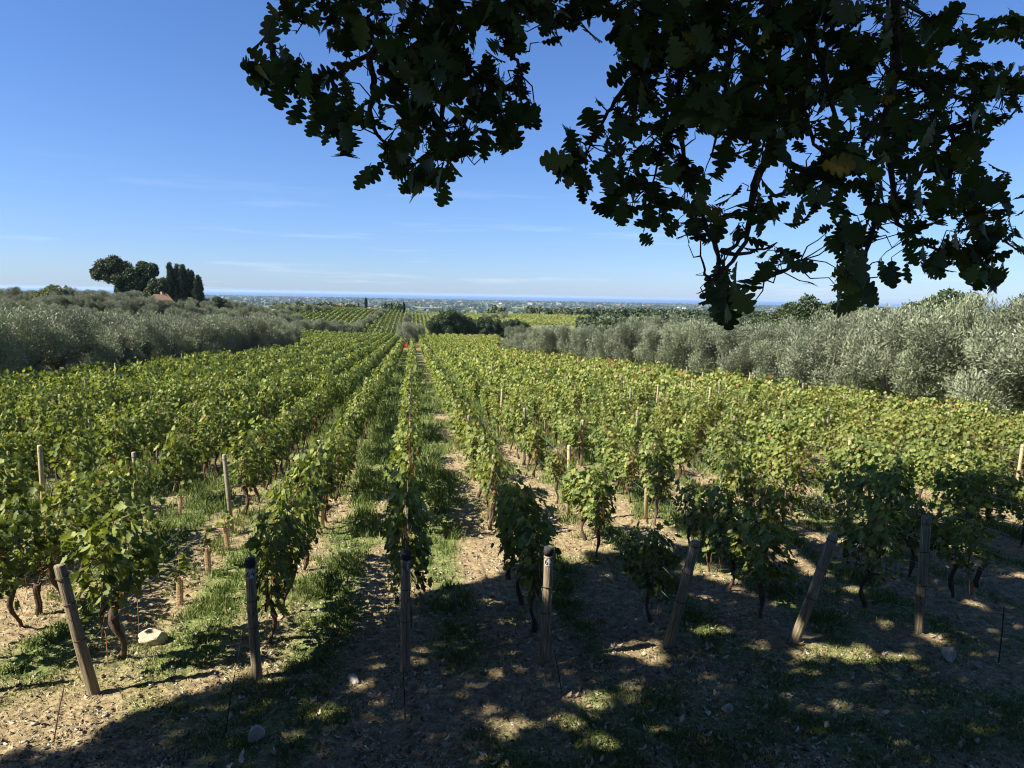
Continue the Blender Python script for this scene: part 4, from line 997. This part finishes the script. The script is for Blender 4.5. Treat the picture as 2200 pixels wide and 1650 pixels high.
# houses
def house(name, x, y, w, d, h, rz, label, roofh=1.2, wall=M_wall, zoff=0, detail=True, group=None, cat='house'):
    root = empty(name, (x, y, float(gz(x, y)) + zoff), rz, label=label, cat=cat, group=group)
    mb = MB(); mb.add([(-w / 2, -d / 2, -1), (w / 2, -d / 2, -1), (w / 2, d / 2, -1), (-w / 2, d / 2, -1), (-w / 2, -d / 2, h), (w / 2, -d / 2, h), (w / 2, d / 2, h), (-w / 2, d / 2, h), (-w / 2, 0, h + roofh), (w / 2, 0, h + roofh)],
                      [(0, 1, 5, 4), (1, 2, 6, 9, 5), (2, 3, 7, 6), (3, 0, 4, 8, 7)])
    obj('wall', mb.mesh('wall', wall, False), root)
    e = .35 if detail else .5; mb = MB(); k_ = roofh / (d / 2)
    V = []
    for s in (-1, 1):
        y0 = s * (d / 2 + e); z0 = h - e * k_
        a = [(-w / 2 - e, y0, z0 + .04), (w / 2 + e, y0, z0 + .04), (w / 2 + e, 0, h + roofh + .04), (-w / 2 - e, 0, h + roofh + .04)]
        b = [(p, q, r + .16) for p, q, r in a]
        mb.add(a + b, [(0, 1, 2, 3), (7, 6, 5, 4), (0, 4, 5, 1), (1, 5, 6, 2), (2, 6, 7, 3), (3, 7, 4, 0)])
    rf = obj('roof', mb.mesh('roof', M_tile, False), root)
    if detail:
        mb = MB(); mb.box((w * .2, d * .12, h + roofh + .3), (.5, .5, 1.1)); obj('chimney', mb.mesh('chimney', wall, False), rf)
        for sx_ in (-.25, .25):
            mb = MB(); mb.box((sx_ * w, -d / 2 - .02, h * .55), (.8, .1, 1.1)); obj('window', mb.mesh('window', M_window, False), root)
    return root
x, y = at_px(347, 188); house('farmhouse', x, y, 3.4, 3.4, 1.5, R(62), 'small stone farmhouse with terracotta roof below the oaks and cypresses', 1.3, cat='farmhouse', zoff=.15)
x, y = at_px(112, 146); house('farm_shed', x, y, 5, 3.5, 1.9, R(10), 'low shed with orange tiled roof peeping over the left olives', .8, cat='shed', zoff=-1.5)
x, y = at_px(745, 505); house('farmhouse', x, y, 15, 9, 3, R(4), 'distant long building with wide orange roof above the far vines', 2.0, cat='farmhouse', zoff=.3)
gH = np.random.default_rng(77)
for i in range(120):
    if i < 46: px = gH.normal(1330, 120); Dq = gH.uniform(4200, 8200)
    elif i < 60: px = gH.normal(815, 28); Dq = gH.uniform(2900, 3900)
    else: px = gH.uniform(560, 1700); Dq = gH.uniform(3000, 9000)
    x, y = at_px(px, Dq); s = gH.uniform(.8, 1.7) * (1 + (Dq > 6000) * .5)
    wh = gH.random() < .6
    house('farm_building', x, y, 17 * s, 10 * s, 5.5 * s, gH.uniform(-.5, .5), 'tiny white-walled building on the hazy coastal plain' if wh else 'tiny tan-walled building on the hazy coastal plain', 2.6 * s, M_wallw if wh else M_wall, detail=False,
          group='white buildings on the plain' if wh else 'tan buildings on the plain', cat='building')

# far woods: clumps of tree crowns, one mass
def woods(pts, name, label, mat, k=26, ls=.8):
    Vs, Fs, Rs, off = [], [], [], 0; g = np.random.default_rng(88)
    for x, y, r, h in pts:
        n = k; d = rdir(n, g); d[:, 2] = np.abs(d[:, 2]); q_ = g.uniform(.7, 1.12, n); P = np.stack([x + d[:, 0] * r * q_, y + d[:, 1] * r * q_, float(gz(x, y)) + h * .2 + d[:, 2] * h * .75 * q_], 1)
        V, F = batch(Q1 - (0, .5, 0), QF, P, rdir(n, g) * .6 + np.cross(d, rdir(n, g)), d + rdir(n, g) * .45, r * ls * g.uniform(.6, 1.2, n))
        Vs.append(V); Fs.append(F + off); off += len(V); Rs.append(np.clip(g.random(n) * .6 + g.random() * .4, 0, 1))
    return obj(name, mesh_np(name, np.concatenate(Vs), np.concatenate(Fs), mat, np.concatenate(Rs)), label=label, cat='woods', kind='stuff')
pts = []; g = np.random.default_rng(9)
for i in range(520):                                   # behind the second slope
    px = g.uniform(480, 1640); Dq = g.uniform(480, 760); 
    if fbm(np.array(px / 60.), np.array(Dq / 90.), 2, 4) < .42: continue
    x, y = at_px(px, Dq); pts.append((x, y, g.uniform(2.5, 4.5), g.uniform(5, 8)))
for i in range(240):                                   # dark belt behind the meadow at right
    px = g.uniform(1130, 1620); Dq = g.uniform(455, 540); x, y = at_px(px, Dq); pts.append((x, y, g.uniform(2.5, 4), g.uniform(4, 6)))
for i in range(190):
    px = g.uniform(1240, 1660); Dq = g.uniform(250, 400); x, y = at_px(px, Dq); pts.append((x, y, g.uniform(2.2, 3.6), g.uniform(3.5, 5.5)))
for i in range(90):
    px = g.uniform(600, 760); Dq = g.uniform(430, 520); x, y = at_px(px, Dq); pts.append((x, y, g.uniform(2, 3.4), g.uniform(3, 5)))
for i in range(700):
    px = g.uniform(300, 1800); Dq = g.uniform(800, 2600); 
    if fbm(np.array(px / 50.), np.array(Dq / 200.), 2, 4) < .45: continue
    x, y = at_px(px, Dq); pts.append((x, y, g.uniform(5, 10), g.uniform(7, 11)))
woods(pts, 'distant_trees', 'dark trees massed beyond the far vine slope', M_dark, 190, .34)
pts = []
for i in range(9000):
    Dq = 2600 * (9400 / 2600) ** g.random(); x = g.uniform(-.9, .6) * Dq
    f_ = fbm(np.array(x / 420.), np.array(Dq / 300.), 3, 15)
    if f_ < .50 and g.random() > .12: continue
    s = 1 + Dq / 6000; pts.append((x, Dq, g.uniform(9, 20) * s, g.uniform(7, 12)))
for i in range(2600):
    x = g.uniform(-10000, 7000); pts.append((x, 9250 + g.uniform(-200, 330) + x * .02, g.uniform(25, 45), g.uniform(9, 13)))
woods(pts, 'plain_woods', 'woods and hedges scattered over the coastal plain', M_dark, 16, .7)
drop(HO)

# ------------------------------------------------------------------ red picking crates far down the centre lane
def crate(px, py, dz, w, lab):
    y = 130.0; x = (px - 1100) / FPX * y
    root = empty('crate', (x, y, float(gz(x, y)) + dz), .1, label=lab, cat='crate', group='red picking crates at the end of the lane')
    t = .02; h = .27; d = .4
    mb = MB(); mb.box((0, 0, .015), (w, d, .03))
    for s in (-1, 1):
        mb.box((0, s * (d / 2 - t / 2), h / 2 + .03), (w, t, h)); mb.box((s * (w / 2 - t / 2), 0, h / 2 + .03), (t, d - 2 * t, h))
    obj('crate_box', mb.mesh('crate_box', M_red, False), root)
    mb = MB()
    for s in (-1, 1): mb.box((0, s * (d / 2 + .012), h + .015), (w + .04, .024, .03)); mb.box((s * (w / 2 + .012), 0, h + .015), (.024, d, .03))
    obj('rim', mb.mesh('crate_rim', M_red, False), root)
for j in range(3): crate(868, 745, .02 + j * .31, .36, f'red plastic crate, {("bottom", "middle", "top")[j]} of the left stack of three')
for j in range(2): crate(873.5, 745, .02 + j * .31, .36, f'red plastic crate, {("lower", "upper")[j]} of the stack of two')
crate(892, 745, .02, .55, 'red plastic crate standing alone at the right of the stacks')

# ------------------------------------------------------------------ haze
m, n, l = mat_new('haze'); n.remove(n['Principled BSDF'])
pv = n.new('ShaderNodeVolumePrincipled'); pv.inputs['Density'].default_value = 3.6e-5; pv.inputs['Color'].default_value = (.50, .69, 1, 1); pv.inputs['Anisotropy'].default_value = .1
l.new(pv.outputs[0], n['Material Output'].inputs['Volume'])
mb = MB(); mb.box((0, 20500, -37), (134000, 45000, 110)); hz = obj('haze', mb.mesh('haze', m, False), label='thin bluish haze over the plain and sea', cat='haze', kind='stuff')
